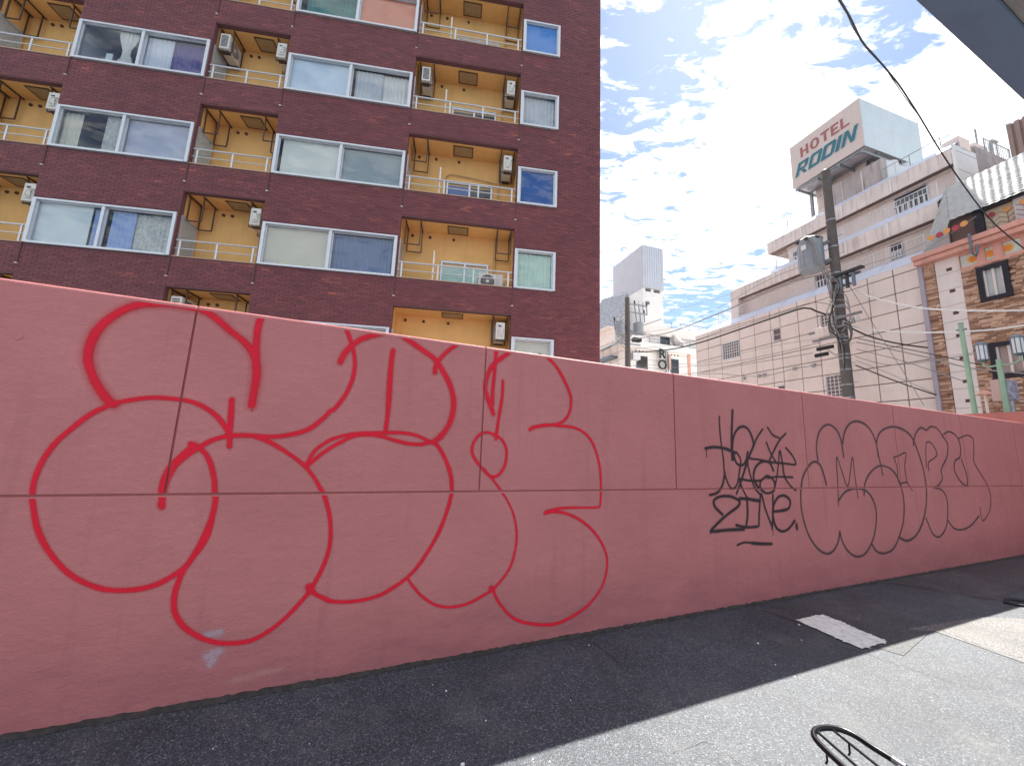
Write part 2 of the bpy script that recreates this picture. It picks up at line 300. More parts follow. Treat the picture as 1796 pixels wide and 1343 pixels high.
def paint_mat():
    m = bpy.data.materials.new('road_paint'); m.use_nodes = True; MATS['road_paint'] = m
    t = m.node_tree; n = t.nodes; b = n['Principled BSDF']; b.inputs['Roughness'].default_value = .7
    ge = n.new('ShaderNodeNewGeometry'); nz = n.new('ShaderNodeTexNoise'); nz.inputs['Scale'].default_value = 17; nz.inputs['Detail'].default_value = 9; nz.inputs['Roughness'].default_value = .7
    t.links.new(ge.outputs['Position'], nz.inputs['Vector'])
    rp = n.new('ShaderNodeValToRGB'); e = rp.color_ramp.elements; e[0].position = .30; e[0].color = (.16, .16, .16, 1); e[1].position = .60; e[1].color = (.80, .80, .78, 1)
    k = e.new(.40); k.color = (.62, .62, .61, 1)
    t.links.new(nz.outputs['Fac'], rp.inputs['Fac']); t.links.new(rp.outputs['Color'], b.inputs['Base Color'])
paint_mat()

# ------------------------------------------------------------------ mesh helpers
def frame(angle):
    return Matrix.Rotation(angle, 4, 'Z')
class MB:
    def __init__(s): s.v = []; s.f = []
    def add(s, vs, fs):
        o = len(s.v); s.v += [tuple(p) for p in vs]; s.f += [tuple(i + o for i in q) for q in fs]; return s
    def box(s, x0, x1, y0, y1, z0, z1):
        return s.add([(x0, y0, z0), (x1, y0, z0), (x1, y1, z0), (x0, y1, z0), (x0, y0, z1), (x1, y0, z1), (x1, y1, z1), (x0, y1, z1)],
                     [(0, 3, 2, 1), (4, 5, 6, 7), (0, 1, 5, 4), (1, 2, 6, 5), (2, 3, 7, 6), (3, 0, 4, 7)])
    def hexa(s, pts): # 8 points, bottom ring then top ring
        return s.add(pts, [(0, 3, 2, 1), (4, 5, 6, 7), (0, 1, 5, 4), (1, 2, 6, 5), (2, 3, 7, 6), (3, 0, 4, 7)])
    def slab(s, quad, th): # quad polygon given thickness along its normal
        a = [Vector(p) for p in quad]; n = (a[1] - a[0]).cross(a[2] - a[0]).normalized() * th
        k = len(a); vs = a + [p + n for p in a]
        return s.add(vs, [tuple(range(k))[::-1], tuple(range(k, 2 * k))] + [(i, (i + 1) % k, k + (i + 1) % k, k + i) for i in range(k)])
    def poly(s, pts): return s.add(pts, [tuple(range(len(pts)))])
    def tube(s, pts, r, n=8, cap=True, r1=None):
        P = [Vector(p) for p in pts]; rings = []; k = len(P)
        prev = None
        for i, p in enumerate(P):
            d = (P[min(i + 1, k - 1)] - P[max(i - 1, 0)]).normalized()
            if prev is None:
                a = Vector((0, 0, 1)) if abs(d.z) < .9 else Vector((1, 0, 0)); u = d.cross(a).normalized()
            else: u = (prev - d * prev.dot(d)).normalized()
            prev = u; w = d.cross(u); rr = r if r1 is None else r + (r1 - r) * i / (k - 1)
            rings.append([p + (u * math.cos(2 * math.pi * j / n) + w * math.sin(2 * math.pi * j / n)) * rr for j in range(n)])
        vs = [q for g in rings for q in g]
        fs = [(i * n + j, i * n + (j + 1) % n, (i + 1) * n + (j + 1) % n, (i + 1) * n + j) for i in range(k - 1) for j in range(n)]
        if cap: fs += [tuple(range(n))[::-1], tuple((k - 1) * n + j for j in range(n))]
        return s.add(vs, fs)
    def disc(s, c, ax, r, th, n=20, r1=None):
        c = Vector(c); ax = Vector(ax).normalized(); return s.tube([c, c + ax * th], r, n, True, r1)
    def build(s, name, mat, parent=None, smooth=False, bevel=0.0):
        org = Vector(parent['_org']) if parent is not None and '_org' in parent else None
        me = bpy.data.meshes.new(name)
        vs = s.v if org is None else [(p[0] - org.x, p[1] - org.y, p[2] - org.z) for p in s.v]
        me.from_pydata(vs, [], s.f); me.update()
        me.materials.append(MATS[mat])
        if smooth: me.polygons.foreach_set('use_smooth', [True] * len(me.polygons))
        o = bpy.data.objects.new(name, me); COL.objects.link(o)
        if parent is not None:
            o.parent = parent
            if org is not None: o['_org'] = tuple(org)
        if bevel:
            bm = o.modifiers.new('bevel', 'BEVEL'); bm.width = bevel; bm.segments = 2; bm.limit_method = 'ANGLE'
        if smooth:
            try:
                me.set_sharp_from_angle(angle=R(40))
            except Exception: pass
        return o
def tag(o, label=None, cat=None, group=None, kind=None):
    if label: o['label'] = label
    if cat: o['category'] = cat
    if group: o['group'] = group
    if kind: o['kind'] = kind
    return o
def thing(name, label, cat, fr=None, org=(0, 0, 0), group=None):
    o = bpy.data.objects.new(name, None); COL.objects.link(o); o.empty_display_size = .3
    M = (fr if fr is not None else Matrix.Identity(4)) @ Matrix.Translation(Vector(org))
    o.matrix_world = M; o['_org'] = tuple(org)
    return tag(o, label, cat, group)
def setup(o, fr, org):  # single-mesh thing built in frame coordinates, origin at its base
    me = o.data; v = Vector(org)
    for q in me.vertices: q.co -= v
    o.matrix_world = fr @ Matrix.Translation(v); return o
def copy_tree(o, parent=None):
    c = o.copy(); COL.objects.link(c); c.parent = parent
    for ch in list(o.children): copy_tree(ch, c)
    return c
def spline(pts, step):
    P = [np.array(p, float) for p in pts]
    if len(P) < 3:
        n = max(2, int(np.linalg.norm(P[-1] - P[0]) / step)); return [P[0] + (P[-1] - P[0]) * i / n for i in range(n + 1)]
    Q = [2 * P[0] - P[1]] + P + [2 * P[-1] - P[-2]]; out = []
    for i in range(1, len(Q) - 2):
        p0, p1, p2, p3 = Q[i - 1:i + 3]; n = max(2, int(np.linalg.norm(p2 - p1) / step))
        for k in range(n):
            t = k / n
            out.append(.5 * ((2 * p1) + (-p0 + p2) * t + (2 * p0 - 5 * p1 + 4 * p2 - p3) * t * t + (-p0 + 3 * p1 - 3 * p2 + p3) * t ** 3))
    out.append(P[-1]); return out

FW = frame(R(22.7826))    # pink wall: x along it, y away
FB = frame(R(7.6214))    # brick building
FH = frame(R(-73.0))                                     # side street: x towards the viewer, y to the right
WY = 3.0989

# ------------------------------------------------------------------ ground
g = MB().poly([(-900, -900, 0), (900, -900, 0), (900, 900, 0), (-900, 900, 0)]).build('ground', 'asphalt'); tag(g, kind='structure')
g = MB().add([(-60, WY + .3, .004), (120, WY + .3, .004), (120, 140, .004), (-60, 140, .004)], [(0, 1, 2, 3)]).build('bounce_ground', 'bounce_ground'); g.matrix_world = FW; tag(g, kind='structure')  # unseen pale ground added to bounce sunlight onto the facades behind the wall
pp = [(3.897, 4.017), (4.144, 3.991), (4.211, 3.771), (4.365, 3.177), (7.597, 4.949), (5.512, 4.381), (5.054, 4.382)]
g = MB().poly([(x, y, .004) for x, y in pp]).build('road_patch', 'asphalt_pale'); tag(g, kind='structure')
pp = [(2.686, 4.363), (4.245, 4.966), (4.242, 4.081), (3.344, 3.499), (3.093, 3.786)]
g = MB().poly([(x, y, .0035) for x, y in pp]).build('road_patch', 'asphalt_dark'); tag(g, kind='structure')
pp = [(5.093, 5.412), (9.336, 7.242), (9.151, 6.423), (5.836, 4.915)]
g = MB().poly([(x, y, .003) for x, y in pp]).build('road_patch', 'asphalt_dark'); tag(g, kind='structure')
# cracks across the road surface
def crack(pts, w):
    P = spline(pts, .03); mb = MB(); L = []; Rr = []
    for i, p in enumerate(P):
        d = P[min(i + 1, len(P) - 1)] - P[max(i - 1, 0)]; n_ = np.array([-d[1], d[0]]); n_ /= np.linalg.norm(n_) + 1e-9
        j = (random.random() - .5) * .022; ww = w * (.4 + random.random())
        L.append((*(p + n_ * (j + ww)), .0052)); Rr.append((*(p + n_ * (j - ww)), .0052))
    k = len(L); mb.add(L + Rr, [(i, k + i, k + i + 1, i + 1) for i in range(k - 1)])
    tag(mb.build('road_crack', 'ac_dark'), kind='structure')
crack([(0.747, 3.561), (0.829, 3.402), (0.903, 3.15)], .004)
crack([(2.478, 4.315), (2.764, 3.901), (3.127, 3.398), (3.35, 3.113)], .002)
crack([(4.245, 4.966), (4.221, 4.335), (4.278, 3.658), (4.501, 3.495)], .002)
crack([(0.944, 2.359), (1.175, 2.451), (1.269, 2.336), (1.324, 2.231)], .0012)
# worn white bar painted on the road
c4 = [np.array(q) for q in ((2.9, 4.114), (3.299, 4.279), (3.437, 3.731), (3.069, 3.578))]
edge = []
for a, b_ in zip(c4, c4[1:] + c4[:1]):
    n_ = 34 if np.linalg.norm(b_ - a) > .5 else 18
    dd = (b_ - a) / np.linalg.norm(b_ - a); nn = np.array([-dd[1], dd[0]])
    for i in range(n_):
        j = random.gauss(0, .004) + (random.random() < .10) * -.022
        edge.append(a + (b_ - a) * i / n_ - nn * j)
o = MB().poly([(x, y, .0085) for x, y in edge]).build('road_marking', 'road_paint'); tag(o, kind='structure')
# small pale stones and paper scraps on the tarmac
mb = MB()
for i in range(100):
    s_ = random.uniform(-2, 12); q = WY - random.uniform(.05, 2.6); w = random.uniform(.002, .006) * (2.0 if random.random() < .06 else 1)
    mb.disc((s_, q, .001), (random.uniform(-.3, .3), random.uniform(-.3, .3), 1), w, w * .5, 5)
o = mb.build('grit', 'litter'); o.matrix_world = FW; tag(o, 'scattered pale grit and paper scraps on the dark tarmac', kind='stuff')

# ------------------------------------------------------------------ pink wall
wallt = thing('boundary_wall', 'long pink painted concrete wall covered with red and black graffiti', 'wall', FW, (0, WY, 0))
WTOP = 2.445; JZ = 1.215
joints = [-9.55, -7.42, -5.28, -3.14, -1.0, 1.045, 3.195, 5.40, 7.58, 9.74, 11.9, 14.1]
MB().box(joints[0], joints[-1], WY + .018, WY + .20, 0, WTOP - .006).build('wall_core', 'pink_paint', wallt)
for a, b_ in zip(joints, joints[1:]):
    prof = [(WY + .218, JZ + .008), (WY + .004, JZ + .008), (WY, JZ + .012)] + [(WY + .024 - .024 * math.cos(t_), WTOP - .024 + .024 * math.sin(t_)) for t_ in np.linspace(0, math.pi / 2, 6)] + [(WY + .218, WTOP)]
    k = len(prof); xa, xb = a + .007, b_ - .007
    MB().add([(xa, y, z) for y, z in prof] + [(xb, y, z) for y, z in prof], [tuple(range(k)), tuple(range(2 * k - 1, k - 1, -1))] + [(i, k + i, k + (i + 1) % k, (i + 1) % k) for i in range(k)]).build('panel', 'pink_paint', wallt)
low = [-9.55, -2.6, 12.9, 14.1]
for a, b_ in zip(low, low[1:]):
    MB().box(a + .002, b_ - .002, WY - .001, WY + .019, 0, JZ - .004).build('lower_panel', 'pink_paint', wallt, bevel=.004)
MB().box(3.668, 3.673, WY - .0025, WY - .0005, 0, .11).build('hairline_crack', 'joint', wallt)
RED = [
    (.0135, 3.4, [(-1.32, 1.755), (-1.358, 1.786), (-1.409, 1.857), (-1.451, 1.934), (-1.481, 2.025), (-1.483, 2.108), (-1.467, 2.194), (-1.426, 2.274), (-1.373, 2.339), (-1.306, 2.389), (-1.215, 2.416), (-1.108, 2.428), (-0.974, 2.416), (-0.895, 2.376), (-0.799, 2.298), (-0.714, 2.236), (-0.656, 2.17), (-0.624, 2.093), (-0.61, 2), (-0.612, 1.907), (-0.613, 1.802)]),
    (.0170, 1.9, [(-0.625, 2.448), (-0.642, 2.378), (-0.643, 2.294), (-0.635, 2.186), (-0.622, 2.079)]),
    (.0132, 1.6, [(-0.717, 1.61), (-0.784, 1.701), (-0.854, 1.759), (-0.94, 1.799), (-1.03, 1.811), (-1.145, 1.81), (-1.243, 1.787), (-1.327, 1.753), (-1.412, 1.69), (-1.482, 1.601), (-1.54, 1.511), (-1.577, 1.402), (-1.59, 1.297), (-1.583, 1.214), (-1.572, 1.169), (-1.539, 1.058), (-1.494, 0.963), (-1.433, 0.872), (-1.36, 0.79), (-1.282, 0.734), (-1.196, 0.693), (-1.103, 0.678), (-1.019, 0.681), (-0.945, 0.703), (-0.882, 0.744), (-0.829, 0.792), (-0.789, 0.88), (-0.757, 0.988), (-0.735, 1.1), (-0.735, 1.202), (-0.741, 1.207), (-0.757, 1.309), (-0.784, 1.393), (-0.819, 1.465), (-0.87, 1.512), (-0.913, 1.534)]),
    (.0093, 1.5, [(-0.73, 1.062), (-0.737, 0.975), (-0.761, 0.902), (-0.799, 0.838), (-0.833, 0.784)]),
    (.0170, 1.4, [(-0.73, 1.832), (-0.721, 1.717), (-0.712, 1.604), (-0.703, 1.523)]),
    (.0139, 1.6, [(-1.002, 1.151), (-1.002, 1.228), (-0.996, 1.308), (-0.97, 1.39), (-0.922, 1.456), (-0.869, 1.506), (-0.806, 1.557), (-0.717, 1.591), (-0.612, 1.599), (-0.479, 1.596), (-0.366, 1.614), (-0.252, 1.659), (-0.175, 1.732), (-0.12, 1.805), (-0.106, 1.805), (-0.044, 1.909), (-0.006, 2.02), (0.007, 2.137), (-0.009, 2.245), (-0.036, 2.325), (-0.084, 2.43)]),
    (.0139, 1.5, [(-1, 1.154), (-1.02, 1.251), (-1.014, 1.331), (-0.991, 1.401), (-0.943, 1.467), (-0.906, 1.516)]),
    (.0132, 1.6, [(-0.579, 1.598), (-0.498, 1.569), (-0.401, 1.514), (-0.3, 1.446), (-0.234, 1.388), (-0.18, 1.323), (-0.121, 1.231), (-0.105, 1.207), (-0.068, 1.108), (-0.041, 0.996), (-0.033, 0.858), (-0.056, 0.739), (-0.091, 0.649), (-0.126, 0.574), (-0.191, 0.491), (-0.265, 0.412), (-0.35, 0.349), (-0.436, 0.313), (-0.534, 0.312), (-0.621, 0.33), (-0.71, 0.375), (-0.789, 0.438), (-0.839, 0.507), (-0.859, 0.567), (-0.864, 0.648), (-0.85, 0.729), (-0.833, 0.787)]),
    (.0132, 1.6, [(-0.128, 0.589), (-0.086, 0.55), (-0.019, 0.513), (0.01, 0.497), (0.107, 0.481), (0.217, 0.481), (0.328, 0.5), (0.428, 0.547), (0.517, 0.603), (0.594, 0.682), (0.67, 0.797), (0.734, 0.917), (0.783, 1.055), (0.807, 1.155), (0.816, 1.223), (0.801, 1.34), (0.757, 1.452), (0.7, 1.548), (0.639, 1.602), (0.556, 1.583), (0.447, 1.584), (0.338, 1.607), (0.245, 1.63), (0.155, 1.639), (0.057, 1.625), (-0.035, 1.576), (-0.112, 1.523), (-0.164, 1.477), (-0.204, 1.434), (-0.242, 1.398)]),
    (.0116, 1.6, [(-0.239, 1.408), (-0.224, 1.454), (-0.189, 1.521), (-0.121, 1.578), (-0.085, 1.6), (-0.004, 1.629), (0.104, 1.647), (0.268, 1.659), (0.386, 1.665), (0.496, 1.652), (0.581, 1.621), (0.654, 1.596)]),
    (.0170, 1.7, [(0.272, 2.304), (0.267, 2.21), (0.268, 2.082), (0.272, 1.943), (0.275, 1.805), (0.27, 1.666)]),
    (.0162, 2.0, [(-0.097, 2.165), (-0.076, 2.23), (-0.033, 2.298), (0.036, 2.364), (0.123, 2.408), (0.226, 2.442), (0.309, 2.44), (0.41, 2.389), (0.515, 2.329), (0.606, 2.273), (0.687, 2.171), (0.746, 2.072), (0.783, 1.957), (0.783, 1.839), (0.753, 1.736), (0.694, 1.647), (0.639, 1.602)]),
    (.0155, 1.8, [(0.614, 2.163), (0.617, 2.222), (0.663, 2.303), (0.733, 2.381), (0.799, 2.436)]),
    (.0147, 1.9, [(1.274, 2.427), (1.184, 2.353), (1.104, 2.272), (1.068, 2.181), (1.052, 2.086), (1.077, 1.996), (1.113, 1.923), (1.138, 1.863)]),
    (.0139, 1.9, [(1.141, 2.431), (1.135, 2.315), (1.13, 2.188), (1.123, 2.062), (1.127, 1.939)]),
    (.0123, 1.6, [(1.213, 2.157), (1.215, 2.039), (1.201, 1.914), (1.185, 1.79), (1.172, 1.65)]),
    (.0109, 1.6, [(1.174, 1.676), (1.1, 1.702), (1.03, 1.684), (0.976, 1.615), (0.965, 1.542), (0.995, 1.478), (1.061, 1.407), (1.135, 1.342), (1.198, 1.343), (1.252, 1.402), (1.276, 1.492), (1.269, 1.581), (1.225, 1.648), (1.166, 1.686)]),
    (.0093, 1.6, [(1.085, 1.393), (1.152, 1.321), (1.219, 1.248), (1.27, 1.182), (1.307, 1.131), (1.363, 1.023), (1.395, 0.886), (1.391, 0.752), (1.354, 0.622), (1.292, 0.534), (1.206, 0.457), (1.098, 0.405), (0.992, 0.369), (0.859, 0.361), (0.742, 0.391), (0.638, 0.461), (0.563, 0.54), (0.522, 0.596)]),
    (.0123, 1.8, [(1.624, 2.437), (1.72, 2.369), (1.799, 2.276), (1.868, 2.164), (1.909, 2.066), (1.901, 1.948), (1.855, 1.862), (1.771, 1.811), (1.642, 1.793), (1.535, 1.771), (1.492, 1.748)]),
    (.0109, 1.6, [(1.752, 1.794), (1.923, 1.792), (2.041, 1.756), (2.131, 1.685), (2.192, 1.579), (2.233, 1.447), (2.249, 1.316), (2.25, 1.185), (2.24, 1.081), (2.204, 1.064), (2.087, 1.065), (1.897, 1.069), (1.769, 1.061), (1.667, 1.041)]),
    (.0109, 1.7, [(1.657, 1.026), (1.759, 1.039), (1.894, 1.014), (2.032, 0.953), (2.154, 0.866), (2.247, 0.763), (2.31, 0.645), (2.32, 0.547), (2.289, 0.421), (2.218, 0.317), (2.099, 0.222), (1.946, 0.157), (1.799, 0.124), (1.656, 0.133), (1.499, 0.17), (1.379, 0.227), (1.277, 0.33), (1.225, 0.406), (1.199, 0.464)]),
    (.0216, 1.5, [(-0.897, 1.523), (-0.875, 1.511)]),
    (.0232, 1.5, [(-0.134, 0.603), (-0.119, 0.576)]),
    (.0201, 1.5, [(1.189, 0.465), (1.206, 0.447)]),
    (.0201, 1.4, [(-1.006, 1.166), (-0.999, 1.146)]),
    (.0035, 1.4, [(-0.613, 1.802), (-0.609, 1.766)]),
    (.0035, 1.4, [(-0.703, 1.523), (-0.698, 1.49)]),
    (.003, 1.4, [(1.138, 1.863), (1.134, 1.832)]),
    (.003, 1.4, [(1.495, 1.748), (1.502, 1.714)]),
]
TAG = [
    (.0170, 1.4, [(3.627, 1.651), (3.759, 1.67), (3.927, 1.661), (4.097, 1.618)]),
    (.0068, 1.3, [(3.64, 1.652), (3.644, 1.554)]),
    (.0119, 1.4, [(3.866, 2.015), (3.866, 1.869), (3.879, 1.702), (3.901, 1.537), (3.908, 1.396), (3.966, 1.257), (4.031, 1.217), (4.105, 1.28), (4.152, 1.422), (4.179, 1.543), (4.115, 1.626)]),
    (.0204, 1.4, [(4.088, 2.099), (4.07, 1.954), (4.05, 1.781), (4.04, 1.612), (4.056, 1.54)]),
    (.0153, 1.4, [(4.038, 1.54), (4.056, 1.684), (4.095, 1.82), (4.191, 1.911), (4.301, 1.917), (4.376, 1.845), (4.413, 1.722), (4.349, 1.62), (4.285, 1.521), (4.221, 1.399), (4.118, 1.221), (4.078, 1.163)]),
    (.0153, 1.4, [(4.061, 1.612), (4.106, 1.505), (4.192, 1.478), (4.268, 1.533), (4.306, 1.631)]),
    (.0136, 1.4, [(4.294, 1.619), (4.294, 1.497), (4.332, 1.352), (4.386, 1.231), (4.471, 1.153)]),
    (.0136, 1.4, [(4.594, 1.912), (4.477, 1.8), (4.411, 1.697), (4.326, 1.571), (4.491, 1.55), (4.717, 1.524), (4.995, 1.511), (5.168, 1.509), (5.111, 1.615), (4.997, 1.704)]),
    (.0136, 1.4, [(4.682, 1.937), (4.772, 1.851), (4.888, 1.817)]),
    (.0136, 1.4, [(5.018, 1.881), (4.862, 1.764), (4.673, 1.541)]),
    (.0136, 1.4, [(4.644, 1.756), (4.709, 1.63), (4.803, 1.518)]),
    (.0136, 1.4, [(4.891, 1.661), (4.914, 1.507), (4.936, 1.355), (5.044, 1.24), (5.129, 1.194)]),
    (.0153, 1.4, [(4.738, 1.424), (4.678, 1.516), (4.545, 1.526), (4.426, 1.462), (4.379, 1.352), (4.425, 1.255), (4.548, 1.177)]),
    (.0153, 1.4, [(4.144, 1.327), (4.321, 1.308), (4.505, 1.313), (4.624, 1.365), (4.733, 1.304), (4.73, 1.204), (4.603, 1.164), (4.495, 1.213), (4.497, 1.303), (4.623, 1.36)]),
    (.0119, 1.4, [(4.621, 1.336), (4.777, 1.354), (5.09, 1.35)]),
    (.0119, 1.8, [(3.662, 1.156), (3.777, 1.178), (3.865, 1.257), (3.915, 1.396)]),
    (.0136, 1.4, [(4.142, 1.303), (4.203, 1.185), (4.284, 1.101), (4.445, 1.074)]),
    (.0119, 1.4, [(4.871, 1.661), (4.831, 1.481), (4.772, 1.304), (4.721, 1.192)]),
    (.0170, 1.4, [(3.843, 0.95), (3.735, 1.032), (3.723, 1.099), (3.823, 1.138), (3.991, 1.136), (4.124, 1.081), (4.085, 1.023), (3.944, 0.959), (3.806, 0.885), (3.655, 0.788), (3.703, 0.781), (3.931, 0.786), (4.168, 0.78)]),
    (.0187, 1.4, [(4.127, 1.115), (4.302, 1.101), (4.464, 1.081)]),
    (.0153, 1.4, [(4.248, 1.09), (4.241, 0.926), (4.206, 0.812)]),
    (.0187, 1.4, [(4.052, 0.83), (4.205, 0.801), (4.39, 0.8)]),
    (.0051, 1.3, [(3.649, 0.792), (3.646, 0.738)]),
    (.0153, 1.4, [(4.42, 0.81), (4.442, 0.967), (4.49, 1.158), (4.548, 0.988), (4.647, 0.782)]),
    (.0153, 1.4, [(4.645, 0.765), (4.674, 0.937), (4.698, 1.155)]),
    (.0051, 1.3, [(4.658, 0.781), (4.652, 0.687)]),
    (.0170, 1.4, [(4.676, 0.956), (4.851, 0.963), (4.974, 0.99), (5.004, 1.076), (4.91, 1.133), (4.79, 1.117), (4.704, 1.033), (4.672, 0.913), (4.715, 0.779), (4.825, 0.728), (4.946, 0.757), (5.064, 0.838)]),
    (.0187, 1.5, [(5.091, 0.795), (5.097, 0.745)]),
    (.0170, 1.4, [(4.278, 0.63), (4.437, 0.612), (4.62, 0.601)]),
    (.0085, 2.2, [(4.052, 0.621), (4.157, 0.642), (4.295, 0.629)]),
]
THROW = [
    (.0123, 2.0, [(5.76, 1.258), (5.72, 1.385), (5.66, 1.507), (5.531, 1.545), (5.388, 1.462), (5.276, 1.33), (5.219, 1.149), (5.213, 0.946), (5.27, 0.742), (5.356, 0.6), (5.488, 0.48), (5.654, 0.424), (5.794, 0.46), (5.901, 0.557), (5.953, 0.673), (5.974, 0.579), (6.069, 0.443), (6.244, 0.352), (6.442, 0.36), (6.613, 0.463), (6.749, 0.621), (6.83, 0.815), (6.823, 0.986), (6.719, 1.132), (6.55, 1.199), (6.348, 1.206), (6.144, 1.16), (5.983, 1.053)]),
    (.0115, 2.0, [(5.623, 1.56), (5.617, 1.738), (5.687, 1.907), (5.814, 2.012), (5.95, 2.04), (6.086, 1.984), (6.166, 1.872), (6.191, 1.729), (6.197, 1.615)]),
    (.0123, 2.2, [(6.203, 1.801), (6.281, 1.965), (6.428, 2.085), (6.618, 2.126), (6.824, 2.083), (6.965, 1.968), (7.035, 1.817), (7.045, 1.65)]),
    (.0098, 1.6, [(5.973, 0.992), (6.005, 1.249), (6.036, 1.611), (6.119, 1.444), (6.231, 1.243), (6.397, 1.62), (6.412, 1.419), (6.426, 1.22), (6.435, 1.073)]),
    (.0123, 2.4, [(7.034, 1.842), (7.135, 1.976), (7.325, 2.064), (7.599, 2.101), (7.865, 2.059), (8.061, 1.953), (8.173, 1.76), (8.269, 1.5), (8.29, 1.209), (8.202, 0.925), (8.024, 0.682), (7.799, 0.525), (7.547, 0.471), (7.357, 0.525)]),
    (.0123, 2.0, [(6.586, 1.119), (6.642, 1.276), (6.803, 1.422), (7.039, 1.514), (7.262, 1.502), (7.444, 1.413), (7.553, 1.244), (7.592, 1.03), (7.535, 0.791), (7.401, 0.59), (7.188, 0.4), (6.957, 0.344), (6.752, 0.377), (6.643, 0.48)]),
    (.0107, 1.6, [(7.455, 1.645), (7.624, 1.68), (7.815, 1.717), (7.739, 1.525), (7.747, 1.306), (7.866, 1.165)]),
    (.0107, 1.6, [(7.457, 1.651), (7.521, 1.491), (7.516, 1.29), (7.744, 1.29)]),
    (.0107, 1.6, [(7.035, 1.817), (7.064, 1.636), (7.113, 1.389)]),
    (.0123, 1.9, [(8.067, 1.849), (8.175, 2.025), (8.365, 2.129), (8.527, 2.103), (8.68, 2.163), (8.885, 2.146), (9.051, 2.024)]),
    (.0107, 1.6, [(8.367, 1.502), (8.425, 1.768), (8.488, 1.904), (8.641, 1.893), (8.773, 1.744), (8.684, 1.674), (8.456, 1.586), (8.439, 1.47)]),
    (.0123, 1.8, [(9.031, 2.03), (9.174, 1.895), (9.075, 1.683), (8.841, 1.491), (8.833, 1.34), (8.627, 1.224), (8.522, 1.208), (8.751, 1.174), (8.886, 1.04), (8.854, 0.811), (8.72, 0.59), (8.484, 0.475), (8.303, 0.531), (8.212, 0.674), (8.159, 0.763)]),
    (.0123, 1.8, [(9.076, 2.06), (9.275, 2.113), (9.487, 2.069), (9.603, 1.947), (9.596, 1.803), (9.524, 1.694), (9.355, 1.637), (9.28, 1.514), (9.349, 1.376), (9.503, 1.265), (9.647, 1.237), (9.692, 1.377), (9.633, 1.554), (9.576, 1.667)]),
    (.0123, 1.8, [(9.584, 2.012), (9.921, 2.081), (10.128, 2.024), (10.092, 1.818), (10.03, 1.633), (10.197, 1.453), (10.383, 1.271), (10.47, 1.088), (10.421, 0.907), (10.287, 0.768), (10.041, 0.653), (9.992, 0.742), (9.994, 0.864)]),
    (.0123, 1.9, [(8.812, 0.715), (8.995, 0.578), (9.275, 0.549), (9.592, 0.602), (9.909, 0.734)]),
]
def graffiti(name, strokes, mat, label, y0, cell=.011):
    # one thin paint film: a fine sheet round the strokes that carries the paint coverage per vertex
    segs = []; rr = random.Random(len(strokes))
    for (w, halo, pts) in strokes:
        P = np.array(spline(pts, .03)); wob = 0; ww = []
        for _ in P: wob = .9 * wob + rr.gauss(0, .035); ww.append(w * (1 + wob))
        segs.append((P, np.array(ww), halo, w))
    allp = np.concatenate([q[0] for q in segs]); lo = allp.min(0) - .15; hi = allp.max(0) + .15
    nu_, nz_ = int((hi[0] - lo[0]) / cell) + 1, int((hi[1] - lo[1]) / cell) + 1
    T = np.full((nu_, nz_), -1.0)
    U_ = lo[0] + np.arange(nu_) * cell; Z_ = lo[1] + np.arange(nz_) * cell
    for P, ww, halo, w in segs:
        m_ = w * halo * 1.5 + cell
        for i in range(len(P) - 1):
            p, q = P[i], P[i + 1]
            i0, i1 = np.searchsorted(U_, (min(p[0], q[0]) - m_, max(p[0], q[0]) + m_)); j0, j1 = np.searchsorted(Z_, (min(p[1], q[1]) - m_, max(p[1], q[1]) + m_))
            if i1 <= i0 or j1 <= j0: continue
            gu, gz = np.meshgrid(U_[i0:i1], Z_[j0:j1], indexing='ij'); d = q - p; L2_ = d @ d + 1e-12
            tt = np.clip(((gu - p[0]) * d[0] + (gz - p[1]) * d[1]) / L2_, 0, 1)
            dist = np.hypot(gu - p[0] - tt * d[0], gz - p[1] - tt * d[1]); wl_ = ww[i] + (ww[i + 1] - ww[i]) * tt
            T[i0:i1, j0:j1] = np.maximum(T[i0:i1, j0:j1], (halo - dist / wl_) / (halo - .55))
    idx = {}; V_ = []; F_ = []; A_ = []
    on = T > -.45
    for i in range(nu_ - 1):
        for j in range(nz_ - 1):
            if not on[i:i + 2, j:j + 2].any(): continue
            uc, zc = U_[i] + cell / 2, Z_[j] + cell / 2
            if zc > WTOP - .026 or abs(zc - JZ - .002) < .0075 or (zc > JZ and min(abs(uc - q) for q in joints) < .0075): continue
            f_ = []
            for (ii, jj) in ((i, j), (i + 1, j), (i + 1, j + 1), (i, j + 1)):
                k_ = (ii, jj)
                if k_ not in idx: idx[k_] = len(V_); V_.append((U_[ii], y0, Z_[jj])); A_.append(float(T[ii, jj]))
                f_.append(idx[k_])
            F_.append(tuple(f_))
    mb = MB(); mb.v = V_; mb.f = F_; ob = mb.build(name, mat, wallt)
    ob.data.attributes.new('cover', 'FLOAT', 'POINT').data.foreach_set('value', A_)
    ob['label'] = label
graffiti('graffiti', RED, 'spray_red', 'large red spray painted bubble letters', WY - .003)
graffiti('graffiti', TAG, 'spray_black', 'black marker style tag of stacked letters ending in ZINE', WY - .003)
graffiti('graffiti', THROW, 'spray_grey', 'thin dark grey bubble letters at the right', WY - .003)
SCUFF = [(.018, 1.6, [(-0.674, 0.38), (-0.602, 0.384)]), (.022, 1.9, [(-0.647, 0.257), (-0.597, 0.272)]), (.018, 1.8, [(-0.631, 0.209), (-0.619, 0.235)])]
graffiti('scuff_mark', SCUFF, 'chalk_scuff', 'pale bluish scuffed patch under the red letters', WY - .0025)
SC2 = [(.022, 1.6, [(-0.495, 0.098), (-0.409, 0.102)]), (.022, 1.6, [(-0.366, 0.112), (-0.242, 0.115)])]
